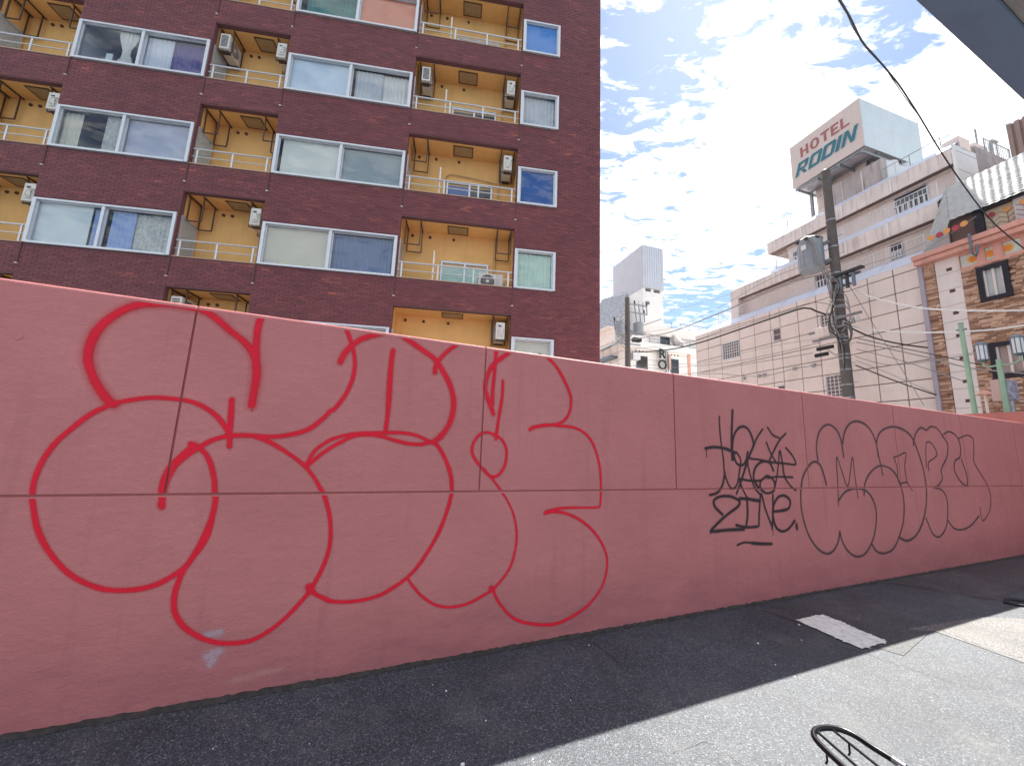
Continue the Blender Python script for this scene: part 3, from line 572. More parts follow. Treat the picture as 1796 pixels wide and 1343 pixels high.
graffiti('scuff_mark', SC2, 'pink_scuff', 'lighter pink rubbed streak near the ground', WY - .0025)
# dirt that has gathered along the foot of the wall
V_ = []; n_ = 900; wob = .03
for i in range(n_):
    x = -9.5 + 23.5 * i / n_; wob = .8 * wob + .2 * random.uniform(.004, .06); V_.append((x, WY - .0012, .0125 + random.uniform(0, .012))); V_.append((x, WY - wob - random.uniform(0, .012), .0022))
mb = MB(); mb.add(V_, [(2 * i, 2 * i + 1, 2 * i + 3, 2 * i + 2) for i in range(n_ - 1)]); o = mb.build('dirt_strip', 'foot_dirt'); o.matrix_world = FW; tag(o, 'dark dirt and grit gathered along the foot of the pink wall', kind='stuff')
# round filled tie hole
MB().disc((*(lambda q: (q[0], WY + .002, q[1]))((-1.796, 2.111)),), (0, -1, 0), .022, .005, 18).build('plug', 'pink_paint', wallt, bevel=.003)

# ------------------------------------------------------------------ brick apartment building
S = 1.09; BY = 10.9
def bu(u): return u * S
def bz(z): return 1.6 + z * S
SILL = lambda k: bz(4.30 + 2.567 * k)
HEAD = 1.165 * S; SOFF = 1.775 * S
CORN = bu(3.77); LEFT = bu(-20.0); ROOF = SILL(5) - .6
brick = thing('apartment_building', 'tall dark red brick apartment block with yellow recessed balconies behind the wall', 'building', FB, (CORN, BY, 0))
KS = range(-1, 5)
CW = {'W0': (-15.7, -12.46), 'W1': (-10.47, -7.33), 'W2': (-5.32, -1.93), 'W3': (1.27, 2.445)}
CB = {'BA': (-12.43, -10.5), 'BB': (-7.30, -5.36), 'BC': (-1.89, 1.24)}
open_ = []
for k in KS:
    for c, (a, b_) in CW.items(): open_.append((bu(a), bu(b_), SILL(k), SILL(k) + HEAD))
    for c, (a, b_) in CB.items(): open_.append((bu(a), bu(b_), SILL(k), SILL(k) + SOFF))
# solid wall behind the brick skin
us = sorted({LEFT, CORN, *[v for o in open_ for v in o[:2]]}); zs = sorted({0.0, ROOF, *[round(v, 5) for o in open_ for v in o[2:]]})
mb = MB()
for z0, z1 in zip(zs, zs[1:]):
    run = None
    for u0, u1 in zip(us, us[1:]):
        um, zm = (u0 + u1) / 2, (z0 + z1) / 2
        solid = not any(o[0] < um < o[1] and o[2] < zm < o[3] for o in open_)
        if solid: run = [u0, u1] if run is None else [run[0], u1]
        if run and (not solid or u1 == us[-1]):
            mb.box(run[0], run[1], BY + .012, BY + .16, z0, z1); run = None
wall = mb.build('wall', 'mortar', brick)
MB().box(LEFT, CORN - .3, BY + 2.3, BY + 14, 0, ROOF).build('body', 'mortar', brick)
MB().box(CORN - .3, CORN, BY + .16, BY + 14, 0, ROOF).build('side_wall', 'mortar', brick)
MB().box(LEFT, CORN - .3, BY + .16, BY + 2.3, ROOF - .3, ROOF).build('roof', 'mortar', brick)
# the bricks: running bond, every brick its own raised piece, tones in loose clusters
BW, BH, JT = .218, .056, .009
V_ = []; F_ = []; T_ = []
rng = np.random.RandomState(3)
gr = rng.rand(80, 140)
def lowf(u, z):
    x = (u - LEFT) * 2.6; y = z * 5.0; i, j = int(y) % 79, int(x) % 139; fx, fy = x - int(x), y - int(y)
    return (gr[i, j] * (1 - fx) + gr[i, j + 1] * fx) * (1 - fy) + (gr[i + 1, j] * (1 - fx) + gr[i + 1, j + 1] * fx) * fy
row = 0; z = bz(2.0)
def put(u0, u1, z0, z1, y0, y1, tone):
    o = len(V_)
    V_.extend([(u0, y0, z0), (u1, y0, z0), (u1, y0, z1), (u0, y0, z1), (u0, y1, z0), (u1, y1, z0), (u1, y1, z1), (u0, y1, z1)])
    F_.extend([(o, o + 1, o + 2, o + 3), (o, o + 4, o + 5, o + 1), (o + 3, o + 2, o + 6, o + 7), (o + 1, o + 5, o + 6, o + 2), (o, o + 3, o + 7, o + 4)])
    T_.extend([tone] * 8)
ztop = SILL(4) + 1.0
while z < ztop:
    zm = z + BH / 2
    iv = [(bu(-13.2), CORN)]
    for o in open_:
        if o[2] - BH * .4 < zm < o[3] + BH * .4:
            nv = []
            for a, b_ in iv:
                if o[1] <= a or o[0] >= b_: nv.append((a, b_)); continue
                if o[0] > a: nv.append((a, o[0]))
                if o[1] < b_: nv.append((o[1], b_))
            iv = nv
    off = (row % 2) * (BW + JT) / 2
    for a, b_ in iv:
        u = math.floor((a - off) / (BW + JT)) * (BW + JT) + off
        while u < b_:
            x0, x1 = max(u, a), min(u + BW, b_)
            if x1 - x0 > .02:
                t_ = .35 + .14 * rng.randn()
                if lowf(u, z) > .80: t_ += .34 * rng.rand() + .05
                put(x0, x1, z, z + BH, BY + .0015 * rng.rand(), BY + .013, min(1, max(0, t_)))
            u += BW + JT
    z += BH + JT; row += 1
mb = MB(); mb.v = V_; mb.f = F_; ob = mb.build('brickwork', 'brick', brick); ob['kind'] = 'stuff'
ob.data.attributes.new('tone', 'FLOAT', 'POINT').data.foreach_set('value', T_)

def sheet(mb, x0, x1, z0, z1, y, amp, pleat, seed=0, gather=None, n=None):
    rr = random.Random(seed); n = n or max(8, int((x1 - x0) / .018)); ph = rr.random() * 6
    rows = 7; vs = []
    for j in range(rows):
        tz = j / (rows - 1)
        for i in range(n + 1):
            tx = i / n; xx = x0 + (x1 - x0) * tx
            if gather: # tied: narrows at one height
                gz, gw = gather; sq = 1 - (1 - gw) * math.exp(-((tz - gz) / .22) ** 2); xx = (x0 + x1) / 2 + (xx - (x0 + x1) / 2) * sq
            w_ = math.sin(2 * math.pi * xx / pleat + ph + .6 * math.sin(xx * 5 + seed)) + .35 * math.sin(2 * math.pi * xx / pleat * 2.3 + seed)
            vs.append((xx, y + amp * w_ * (.6 + .4 * (1 - tz)), z0 + (z1 - z0) * tz + .008 * math.sin(xx * 9 + seed) * (1 - tz)))
    fs = [(j * (n + 1) + i, j * (n + 1) + i + 1, (j + 1) * (n + 1) + i + 1, (j + 1) * (n + 1) + i) for j in range(rows - 1) for i in range(n)]
    return mb.add(vs, fs)

def window(u0, u1, z0, z1, panes, mull, sides=(), interior='room_dark'):
    y = BY
    f = MB()
    jw = .085
    f.box(u0, u0 + jw, y - .045, y + .10, z0, z1); f.box(u1 - jw, u1, y - .045, y + .10, z0, z1)
    f.box(u0 + jw, u1 - jw, y - .043, y + .10, z1 - .055, z1); f.box(u0 + jw, u1 - jw, y - .06, y + .10, z0 - .012, z0 + .05)
    xs = [u0 + jw] + [m - .04 for m in mull] + [m + .04 for m in mull] + [u1 - jw]; xs.sort()
    for m_ in mull: f.box(m_ - .04, m_ + .04, y - .03, y + .085, z0 + .05, z1 - .055)
    fr_ = f.build('window', 'alu', brick, bevel=.006)
    for i, spec in enumerate(panes):
        a, b_ = xs[2 * i], xs[2 * i + 1]; zb, zt = z0 + .05, z1 - .055
        s_ = MB(); t_ = .028; yy = y + .018 + .03 * (i % 2)   # sliding sash
        s_.box(a, a + t_, yy, yy + .03, zb, zt); s_.box(b_ - t_, b_, yy, yy + .03, zb, zt); s_.box(a + t_, b_ - t_, yy + .001, yy + .029, zt - t_, zt); s_.box(a + t_, b_ - t_, yy + .001, yy + .029, zb, zb + t_)
        s_.build('sash', 'alu', fr_)
        MB().box(a + t_, b_ - t_, yy + .012, yy + .017, zb + t_, zt - t_).build('pane', 'glass', fr_)
        for q, it in enumerate(spec):
            kind, mt = it[0], it[1]; fa, fb = it[2] if len(it) > 2 else (0, 1); c = MB(); xa, xb = a + (b_ - a) * fa, a + (b_ - a) * fb; yc = yy + .07 + .035 * q
            sd = int(abs(u0) * 100 + z0 * 37 + i * 11 + q)
            if kind == 'cur':
                za = zb + (it[3] if len(it) > 3 else 0); sheet(c, xa, xb, za, zt - .03, yc + .02, .016, .13, sd); nm = 'curtain'
            elif kind == 'tie': sheet(c, xa, xb, zb - .02, zt - .02, yc + .03, .03, .09, sd, (.42, .45)); nm = 'curtain'
            elif kind == 'roll': c.box(xa, xb, yc, yc + .004, zb + (it[3] if len(it) > 3 else 0), zt); nm = 'roller_blind'
            elif kind == 'board': c.box(xa, xb, yc - .03, yc - .015, zb, zt); nm = 'board'
            elif kind == 'slat':
                z_ = zb
                while z_ < zt:
                    c.add([(xa, yc, z_), (xb, yc, z_), (xb, yc + .012, z_ + .021), (xa, yc + .012, z_ + .021)], [(0, 1, 2, 3)]); z_ += .023
                nm = 'venetian_blind'
            elif kind == 'tubelamp': c.tube([(xa, y + .5, zt - .16), (xb, y + .45, zt - .16)], .03, 8); nm = 'tube_lamp'
            elif kind == 'toys':
                for j in range(7):
                    xq = xa + (xb - xa) * (j / 6); c.disc((xq, yc - .04, zb), (0, 0, 1), .035, .05 + .04 * (j % 3), 8, .02)
                nm = 'ornament'
            elif kind == 'fan': c.disc((xa, yc - .04, (zb + zt) / 2 + .12), (0, -1, 0), .10, .03, 20); nm = 'round_fan'
            elif kind == 'stuff':
                for j in range(9):
                    xq = random.uniform(xa, xb - .2); h_ = random.uniform(.1, .55); c.box(xq, xq + random.uniform(.08, .3), y + .17 + .05 * j, y + .20 + .05 * j, zb, zb + h_)
                nm = 'room_clutter'
            c.build(nm, mt, fr_)
    # shallow room behind
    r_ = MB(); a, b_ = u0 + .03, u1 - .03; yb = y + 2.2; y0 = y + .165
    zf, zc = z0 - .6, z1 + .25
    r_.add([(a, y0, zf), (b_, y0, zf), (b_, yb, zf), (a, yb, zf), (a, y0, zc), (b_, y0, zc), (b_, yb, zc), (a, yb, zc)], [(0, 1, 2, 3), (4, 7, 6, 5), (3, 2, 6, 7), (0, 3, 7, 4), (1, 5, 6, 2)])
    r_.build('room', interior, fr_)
    return fr_

P_ = {  # what hangs behind each pane, per bay and floor
    ('W1', 2): [[('tie', 'cur_white', (.58, .90)), ('stuff', 'blind_pale')], [('cur', 'cur_lace', (.0, .42), .04), ('cur', 'cur_purple', (.36, 1.0))]],
    ('W1', 1): [[('cur', 'cur_floral', (.70, .92)), ('cur', 'blind_beige', (.0, .30)), ('stuff', 'blind_pale')], [('roll', 'pane_lilac')]],  # lilac sheet stands in for the grey-blue room and sky reflection
    ('W1', 0): [[('roll', 'blind_pale', (0, .82)), ('cur', 'cur_blue', (.82, 1))], [('cur', 'cur_blue', (.06, .40)), ('cur', 'cur_floral', (.38, 1))]],
    ('W1', -1): [[('roll', 'blind_pale')], [('cur', 'cur_grey')]],
    ('W1', 3): [[('cur', 'cur_grey')], [('roll', 'blind_cream')]],
    ('W2', 3): [[('cur', 'board_green', (.10, 1.0)), ], [('board', 'board_salmon')]],
    ('W2', 2): [[('roll', 'blind_blue')], [('cur', 'cur_grey', (.05, .52)), ('cur', 'cur_white', (.5, .97))]],
    ('W2', 1): [[('roll', 'blind_cream', (.05, 1))], [('slat', 'blind_pale'), ('roll', 'blind_pale')]],  # pale sheet added behind the slats to brighten them
    ('W2', 0): [[('roll', 'blind_beige', (.0, 1)), ('toys', 'toy_yellow', (.05, .9))], [('cur', 'cur_navy', (.0, 1), .0)]],
    ('W2', -1): [[('roll', 'blind_beige')], [('roll', 'blind_beige')]],
    ('W3', 3): [[('board', 'film_blue')]], ('W3', 2): [[('tubelamp', 'lamp_white', (.45, 1.0)), ('cur', 'cur_grey', (0, 1)), ]],
    ('W3', 1): [[('board', 'film_navy')]], ('W3', 0): [[('cur', 'cur_green')]], ('W3', -1): [[('roll', 'blind_beige'), ('fan', 'ac_dark', (.72, 1))]],
    ('W0', 2): [[('cur', 'cur_grey')], [('cur', 'cur_white')]],
}
for k in KS:
    for c, (a, b_) in CW.items():
        sp = P_.get((c, k), [[('roll', 'blind_cream')], [('cur', 'cur_grey')]] if c != 'W3' else [[('cur', 'cur_grey')]])
        ml = [] if c == 'W3' else [bu((a + b_) / 2 + (-.02 if c == 'W2' else -.06))]
        if c == 'W3' and k == 2:
            pass
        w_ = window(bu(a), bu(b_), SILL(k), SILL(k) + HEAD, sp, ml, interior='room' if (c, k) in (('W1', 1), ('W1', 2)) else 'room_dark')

RD = .80   # recess depth
def balcony(c, k):
    a, b_ = bu(CB[c][0]), bu(CB[c][1]); z0, z1 = SILL(k), SILL(k) + SOFF; y0, y1 = BY + .16, BY + RD; zf = z0 - .75
    e_ = .004
    m_ = MB(); m_.add([(a - e_, y0, zf), (b_ + e_, y0, zf), (b_ + e_, y1, zf), (a - e_, y1, zf), (a - e_, y0, z1 + e_), (b_ + e_, y0, z1 + e_), (b_ + e_, y1, z1 + e_), (a - e_, y1, z1 + e_)],
                      [(0, 1, 2, 3), (4, 7, 6, 5), (3, 2, 6, 7), (0, 3, 7, 4), (1, 5, 6, 2)])
    # jambs of the opening between skin and recess
    bal = m_.build('balcony', 'yellow_plaster', brick)
    j_ = MB(); j_.add([(a - e_, BY + .014, z0), (a - e_, y0 + .002, z0), (a - e_, y0 + .002, z1 + e_), (a - e_, BY + .014, z1 + e_)], [(0, 1, 2, 3)])
    MB().box(a + .01, b_ - .01, BY - .012, BY + .165, z0, z0 + .022).build('coping', 'coping', bal)
    # railing
    rl = MB(); yr = BY + .05; zt = z0 + .50
    n = 4 if c == 'BC' else 3
    rl.tube([(a + .02, yr, zt), (b_ - .02, yr, zt)], .024, 8); rl.tube([(a + .0, yr, z0 + .26), (b_ - .0, yr, z0 + .26)], .015, 8)
    for i in range(n):
        x = a + .13 + (b_ - a - .26) * i / (n - 1); rl.box(x - .022, x + .022, yr - .012, yr + .012, z0 + .02, zt)
    rl.build('railing', 'alu', bal, smooth=False)
    # soffit hatch
    um = (a + b_) / 2
    if c == 'BC': h0, h1 = um - .32, um + .26
    else: h0, h1 = um - .10, um + .42
    h_ = MB(); h_.box(h0, h1, BY + .28, BY + .68, z1 - .012, z1); h_.build('hatch', 'hatch', bal)
    hb = MB(); hb.box(h0 - .03, h0, BY + .25, BY + .71, z1 - .018, z1); hb.box(h1, h1 + .03, BY + .25, BY + .71, z1 - .018, z1)
    hb.box(h0, h1, BY + .25, BY + .28, z1 - .018, z1); hb.box(h0, h1, BY + .68, BY + .71, z1 - .018, z1); hb.build('hatch_frame', 'brown_steel', bal)
    # hanging brackets for air conditioners
    for side in (0, 1):
        x0, x1 = (a + .12, a + .56) if side == 0 else (b_ - .50, b_ - .08)
        if c != 'BC': x0, x1 = (a + .06, a + .42) if side == 0 else (b_ - .44, b_ - .08)
        if c == 'BC' and k == -1 and side == 0: continue
        r_ = MB(); dr = .74
        for yy in (BY + .22, BY + .70):
            for xx in (x0, x1): r_.box(xx - .014, xx + .014, yy - .014, yy + .014, z1 - dr, z1)
            r_.box(x0, x1, yy - .013, yy + .013, z1 - dr - .026, z1 - dr)
        for xx in (x0, x1): r_.box(xx - .015, xx + .015, BY + .17, BY + .79, z1 - .035, z1 + .0)
        r_.build('bracket', 'brown_steel', bal)
    # vent holes on the back wall
    vs_ = (a + .25, a + .80, a + 1.55) if c == 'BC' else (a + .62, a + .86)
    for x in vs_:
        v_ = MB(); v_.disc((x, y1, z1 - .16), (0, -1, 0), .045, .03, 14); v_.build('vent_hole', 'dark_brown', bal)
    # drain pipe on the back wall
    dp = MB(); xq = b_ - .52 if c == 'BC' else b_ - .20; dp.tube([(xq, y1 - .05, zf), (xq, y1 - .05, z1)], .035, 10); dp.build('drain_pipe', 'yellow_pipe', bal, smooth=True)
    if c == 'BC':
        w = MB(); x0, x1, zt = a + 1.20, a + 2.70, z0 + 1.0
        for q in ((x0, x0 + .05), (x1 - .05, x1), ((x0 + x1) / 2 - .03, (x0 + x1) / 2 + .03)): w.box(q[0], q[1], y1 - .06, y1 - .004, zf, zt)
        w.box(x0 + .05, x1 - .05, y1 - .058, y1 - .006, zt - .05, zt); w.box(x0 + .05, x1 - .05, y1 - .058, y1 - .006, zf, zf + .06)
        w.box(x0 - .02, x1 + .02, y1 - .07, y1 - .004, zt, zt + .018)
        wo_ = w.build('balcony_window', 'alu', bal)
        for i, (xa, xb) in enumerate(((x0 + .05, (x0 + x1) / 2 - .03), ((x0 + x1) / 2 + .03, x1 - .05))):
            MB().box(xa, xb, y1 - .03, y1 - .024, zf + .06, zt - .05).build('pane', 'glass', wo_)
            mt = {0: 'cur_green', 1: 'film_navy' if i == 0 else 'room_dark', 2: 'room_dark', 3: 'room_dark'}.get(k, 'room_dark')  # the dark sheets stand in for the unlit room
            cu = MB(); sheet(cu, xa, xb, zf + .05, zt - .12, y1 - .0145, .003, .12, k * 7 + i); cu.build('curtain', mt, wo_)
        lp = MB(); xl = a + 1.03; lp.box(xl - .02, xl + .02, BY + .09, BY + .13, z0 - .5, z0 + .98); lp.build('laundry_post', 'cream_pipe', bal)
        if k == 1:
            cb = MB(); cb.tube(spline([(x0 - .04, y1 - .05, zf + .3), (x0 - .05, y1 - .05, zt - .1), (x0 + .05, y1 - .05, zt + .22), (x0 + .5, y1 - .05, zt + .24), (xq - .2, y1 - .05, zt + .14), (xq, y1 - .05, zt + .12)], .06), .014, 6); cb.build('refrigerant_hose', 'hatch', bal)
    # glazed return of the neighbouring window on the left side wall
    if c != 'BC' or True:
        yA, yB = BY + .10, BY + RD - .06; zb, zt = z0 - .02, z0 + HEAD; w = MB(); xx = a
        w.box(xx, xx + .03, yA, yA + .06, zb, zt); w.box(xx, xx + .03, yB - .06, yB, zb, zt); w.box(xx, xx + .03, yA + .06, yB - .06, zt - .07, zt); w.box(xx, xx + .03, yA + .06, yB - .06, zb, zb + .05)
        s_ = w.build('side_window', 'alu', bal); MB().box(xx + .018, xx + .022, yA + .06, yB - .06, zb + .05, zt - .07).build('pane', 'glass', s_); MB().box(xx + .002, xx + .008, yA + .06, yB - .06, zb + .05, zt - .07).build('roller_blind', 'blind_pale' if k % 2 else 'cur_grey', s_)  # pale sheet added behind the pane to lighten the return
    # open joints and stub drains at both ends of the brick parapet
    for x in (a - .012, b_ + .012):
        q = MB(); q.box(x - .017, x + .017, BY - .016, BY + .014, z0 - .56, z0 - .01); pq = q.build('drain_stub', 'dark_brown', bal)
        MB().box(x - .03, x + .03, BY - .035, BY + .012, z0 - .585, z0 - .562).build('stub_cap', 'ac_white', pq)
    return bal
for k in KS:
    for c in CB: balcony(c, k)

# air conditioners: separate units hung from the brackets
def make_ac():
    o = thing('air_conditioner', 'x', 'air conditioner', FB, (0, 0, 0), 'outdoor units on the brick block balconies')
    w, d, h = .76, .27, .54
    b = MB().box(-w / 2, w / 2, -d / 2, d / 2, 0.025, h).build('casing', 'ac_white', o, bevel=.012)
    MB().box(-w / 2 + .08, -w / 2 + .20, -d / 2 + .02, d / 2 - .02, 0, .026).build('foot', 'ac_dark', o)
    MB().box(w / 2 - .20, w / 2 - .08, -d / 2 + .02, d / 2 - .02, 0, .026).build('foot', 'ac_dark', o)
    f = MB(); f.disc((-.10, -d / 2 - .001, h / 2 + .01), (0, -1, 0), .215, .006, 28); fo = f.build('fan_recess', 'ac_dark', o)
    g_ = MB()
    for r_ in (.05, .09, .13, .17, .21):
        g_.tube([(-.10 + r_ * math.cos(t_), -d / 2 - .014, h / 2 + .01 + r_ * math.sin(t_)) for t_ in np.linspace(0, 2 * math.pi, 25)], .0035, 4, False)
    for t_ in np.linspace(0, math.pi, 7)[:-1]:
        g_.tube([(-.10 - .215 * math.cos(t_), -d / 2 - .012, h / 2 + .01 - .215 * math.sin(t_)), (-.10 + .215 * math.cos(t_), -d / 2 - .012, h / 2 + .01 + .215 * math.sin(t_))], .003, 4, False)
    g_.disc((-.10, -d / 2 - .012, h / 2 + .01), (0, -1, 0), .045, .008, 14); g_.build('fan_guard', 'white_metal', fo)
    c = MB(); c.box(w / 2 + .0, w / 2 + .035, -.05, .075, .10, .33); c.build('valve_cover', 'ac_white', o, bevel=.008)
    c = MB(); c.box(w / 2 + .001, w / 2 + .008, -.06, .02, .40, .45); c.build('handle', 'ac_dark', o)
    for i in range(9):
        l_ = MB(); z_ = .09 + i * .045; l_.box(-w / 2 - .006, -w / 2, -d / 2 + .04, d / 2 - .04, z_, z_ + .022); l_.build('louvre', 'ac_dark', o)
    hs = MB(); hs.tube(spline([(w / 2 + .03, .03, .16), (w / 2 + .10, .03, .14), (w / 2 + .11, .05, .28), (w / 2 + .02, .11, .36), (w / 2 - .2, .16, .40)], .03), .018, 6); hs.build('hose', 'cream_pipe', o)
    return o
ac0 = make_ac()
FL = {-1: 'half hidden by the pink wall', 0: 'first full floor above the wall', 1: 'second full floor above the wall', 2: 'third full floor above the wall', 3: 'fourth full floor above the wall'}
CN = {'BA': 'leftmost balcony', 'BB': 'middle narrow balcony', 'BC': 'wide right balcony'}
spots = [('BB', 2, 0, 'left side'), ('BB', 2, 1, 'right side'), ('BB', 0, 1, 'right side'), ('BB', -1, 0, 'left side'), ('BA', 1, 1, 'right side'), ('BA', 0, 1, 'right side'),
         ('BC', 2, 0, 'left side'), ('BC', 2, 1, 'right side'), ('BC', 1, 1, 'right side'), ('BC', -1, 1, 'right side'), ('BC', 0, 2, 'floor'), ('BC', 3, 2, 'floor')]
fbr = R(7.6214)
for i, (c, k, side, w_) in enumerate(spots):
    o = ac0 if i == 0 else copy_tree(ac0)
    a, b_ = bu(CB[c][0]), bu(CB[c][1]); z1 = SILL(k) + SOFF
    if side == 2:
        p = Vector((b_ - .64, BY + .42, SILL(k) - .02)); rz = 0; lab = 'white unit standing on the %s, %s' % (CN[c], FL[k])
        if k == 3: p.z -= .40
    else:
        mid = (.34 if side == 0 else -.29) if c == 'BC' else (.24 if side == 0 else -.26)
        p = Vector(((a if side == 0 else b_) + mid, BY + .50, z1 - .745)); rz = R(90) if side == 0 else R(-90)
        lab = 'white unit hung %s in the %s, %s' % (w_.split()[0], CN[c], FL[k])
    o.matrix_world = FB @ Matrix.Translation(p) @ Matrix.Rotation(rz, 4, 'Z'); o['label'] = lab

# ------------------------------------------------------------------ hotel (frame: x = -u, y = v to the right, z up)
def hz(z10, F=1.86): return 1.6 + F * (z10 - 1.6)
hotel = thing('hotel_building', 'pale pinkish tiled hotel stepping back in terraces with a rooftop sign', 'building', FH, (-14, 18.6, 0))
def railing(parent, p0, p1, h=.85, post=1.2, bar=.13, mat='white_metal', rr=.018):
    p0, p1 = Vector(p0), Vector(p1); L = (p1 - p0).length; n = max(1, int(round(L / post))); mb = MB(); upv = Vector((0, 0, 1))
    for i in range(n + 1):
        q = p0.lerp(p1, i / n); mb.tube([q, q + upv * (h + .03)], rr, 6)
    mb.tube([p0 + upv * h, p1 + upv * h], rr * .9, 6); mb.tube([p0 + upv * .12, p1 + upv * .12], rr * .7, 6)
    nb = int(L / bar)
    for i in range(1, nb):
        q = p0.lerp(p1, i / nb); mb.tube([q + upv * .12, q + upv * h], rr * .45, 4, False)
    return mb.build('railing', mat, parent)
def grid_window(parent, u0, u1, y, z0, z1, nu, nz_, depth=.16, grid='white_metal', red=False, lower=0):
    # window in a facade at plane y (looking towards +y), u counted along the street away from the viewer
    x0, x1 = -u1, -u0
    w = MB(); t = .05
    w.box(x0, x0 + t, y - .01, y + depth, z0, z1); w.box(x1 - t, x1, y - .01, y + depth, z0, z1); w.box(x0 + t, x1 - t, y - .01, y + depth, z1 - t, z1); w.box(x0 + t, x1 - t, y - .03, y + depth, z0 - .02, z0 + t)
    wo_ = w.build('window', 'alu', parent)
    MB().box(x0 + t, x1 - t, y + depth - .03, y + depth - .02, z0 + t, z1 - t).build('pane', 'glass_far', wo_)
    MB().box(x0 + t, x1 - t, y + depth + .06, y + depth + .08, z0 + t, z1 - t).build('curtain', 'room_dark', wo_)  # dark sheet behind the glass paints in the unlit room
    g_ = MB(); b = .016
    for i in range(1, nu):
        x = x0 + (x1 - x0) * i / nu; g_.box(x - b, x + b, y + .015, y + .035, z0 + t, z1 - t)
    for j in range(1, nz_):
        z_ = z0 + (z1 - z0) * j / nz_; g_.box(x0 + t, x1 - t, y + .012, y + .038, z_ - b, z_ + b)
    if nu > 1 or nz_ > 1: g_.build('grille', grid, wo_)
    if lower:   # guard bars over the lower part
        l_ = MB(); zt = z0 + (z1 - z0) * lower; n = max(4, int((x1 - x0) / .18))
        for i in range(n): x = x0 + t + (x1 - x0 - 2 * t) * (i + .5) / n; l_.box(x - .035, x + .035, y - .05, y - .02, z0, zt)
        l_.box(x0, x1, y - .055, y - .015, zt, zt + .05); l_.build('guard_bars', 'white_metal', wo_)
    if red: MB().box(x0 + .15, x0 + .5, y + depth + .02, y + depth + .04, (z0 + z1) / 2, (z0 + z1) / 2 + .28).build('ornament', 'letter_red', wo_)
    return wo_
# level 1
Y1 = 18.6; zE = hz(5.66); UL, UR = 19.88, 8.42
MB().box(-UL + .03, -UR, Y1 + .05, Y1 + 16, 0, zE - .02).build('wall', 'joint', hotel)
cols = [10.67, 10.14, 9.61, 8.90, 8.39, 7.88, 7.59, 7.10, 6.62, 6.10, 5.50, 5.03, 4.53]
rows = [5.66, 5.50, 5.10, 4.72, 4.34, 3.97, 3.59, 3.21, 2.83, 2.45, 2.0, 1.5, .74]
wins1 = [(9.57, 8.89, 4.56, 5.11, 8, 6, True), (7.82, 7.58, 4.75, 5.10, 1, 2, False), (6.56, 6.15, 4.58, 5.12, 5, 6, False), (6.56, 6.12, 3.02, 3.56, 5, 6, False), (7.80, 7.57, 3.10, 3.5, 1, 2, False), (9.5, 8.95, 2.9, 3.5, 6, 5, False)]
J = .019
for c0, c1 in zip(cols, cols[1:]):
    for r1, r0 in zip(rows, rows[1:]):
        u0, u1, z0, z1 = c1 * 1.86 + J, c0 * 1.86 - J, hz(r0) + J, hz(r1) - J
        # cut the panel round any window
        rects = [(u0, u1, z0, z1)]
        for (wa, wb, wz0, wz1, *_r) in wins1:
            wa, wb, wz0, wz1 = wb * 1.86, wa * 1.86, hz(wz0), hz(wz1); nr = []
            for (a, b_, c, d) in rects:
                if wb <= a or wa >= b_ or wz1 <= c or wz0 >= d: nr.append((a, b_, c, d)); continue
                if c < wz0: nr.append((a, b_, c, wz0))
                if d > wz1: nr.append((a, b_, wz1, d))
                cc, dd = max(c, wz0), min(d, wz1)
                if a < wa: nr.append((a, wa, cc, dd))
                if b_ > wb: nr.append((wb, b_, cc, dd))
            rects = nr
        mb = MB()
        for (a, b_, c, d) in rects:
            if b_ - a > .03 and d - c > .03: mb.box(-b_, -a, Y1, Y1 + .06, c, d)
        if mb.v: mb.build('panel', 'tile_cream', hotel)
MB().box(-UL, -UL + .03, Y1 + .004, Y1 + 16, 0, zE - .01).build('end_wall', 'tile_cream', hotel)
for (wa, wb, z0, z1, nu, nz_, rd) in wins1:
    grid_window(hotel, wb * 1.86, wa * 1.86, Y1 + .02, hz(z0), hz(z1), nu, nz_, red=rd)
for (x, y) in ((1306, 663), (1333, 659), (1342, 657), (1396, 646), (1429, 640)):
    pass
for q in ((-16.383, 18.6, 5.818), (-15.435, 18.6, 5.794), (-15.135, 18.6, 5.807), (-13.496, 18.6, 5.848), (-12.612, 18.6, 5.852)):
    mb = MB(); mb.disc((q[0], Y1, q[2]), (0, -1, -.35), .075, .13, 12, .09); mb.build('vent_hood', 'galv', hotel, smooth=True)
def terrace(zb, y_front, ul, ur, slope_h, set_, seg=1.35):
    # sloped tiled skirt along the front and the far end, in separate tile segments
    n = int(round((ul - ur) / seg)); ed = .012
    for i in range(n):
        a, b_ = ur + (ul - ur) * i / n + ed, ur + (ul - ur) * (i + 1) / n - ed
        bt = b_ - (set_ if i == n - 1 else 0)
        at_ = a + (set_ * .0 if i == 0 else 0)
        pts = [(-b_, y_front, zb), (-a, y_front, zb), (-at_, y_front + set_, zb + slope_h), (-bt, y_front + set_, zb + slope_h)]
        MB().slab(pts, -.05).build('slope_tile', 'slope_tile', hotel)
    q = [(-ul, y_front + 12, zb), (-ul, y_front, zb), (-ul + set_, y_front + set_, zb + slope_h), (-ul + set_, y_front + 12, zb + slope_h)]
    MB().slab(q, -.05).build('slope_tile', 'slope_tile', hotel)
    MB().box(-ul + set_ + .06, -ur, y_front + set_ + .06, y_front + 14, zb - .02, zb + slope_h - .01).build('roof_deck', 'terrace_fill', hotel)
terrace(zE, Y1, UL, UR, .62, .75)
railing(hotel, (-UL + 1.0, Y1 + .95, zE + .60), (-UR - .3, Y1 + .95, zE + .60), .75, 1.6, .14)
railing(hotel, (-UL + 1.0, Y1 + .95, zE + .60), (-UL + 1.0, Y1 + 10, zE + .60), .75, 1.6, .14)
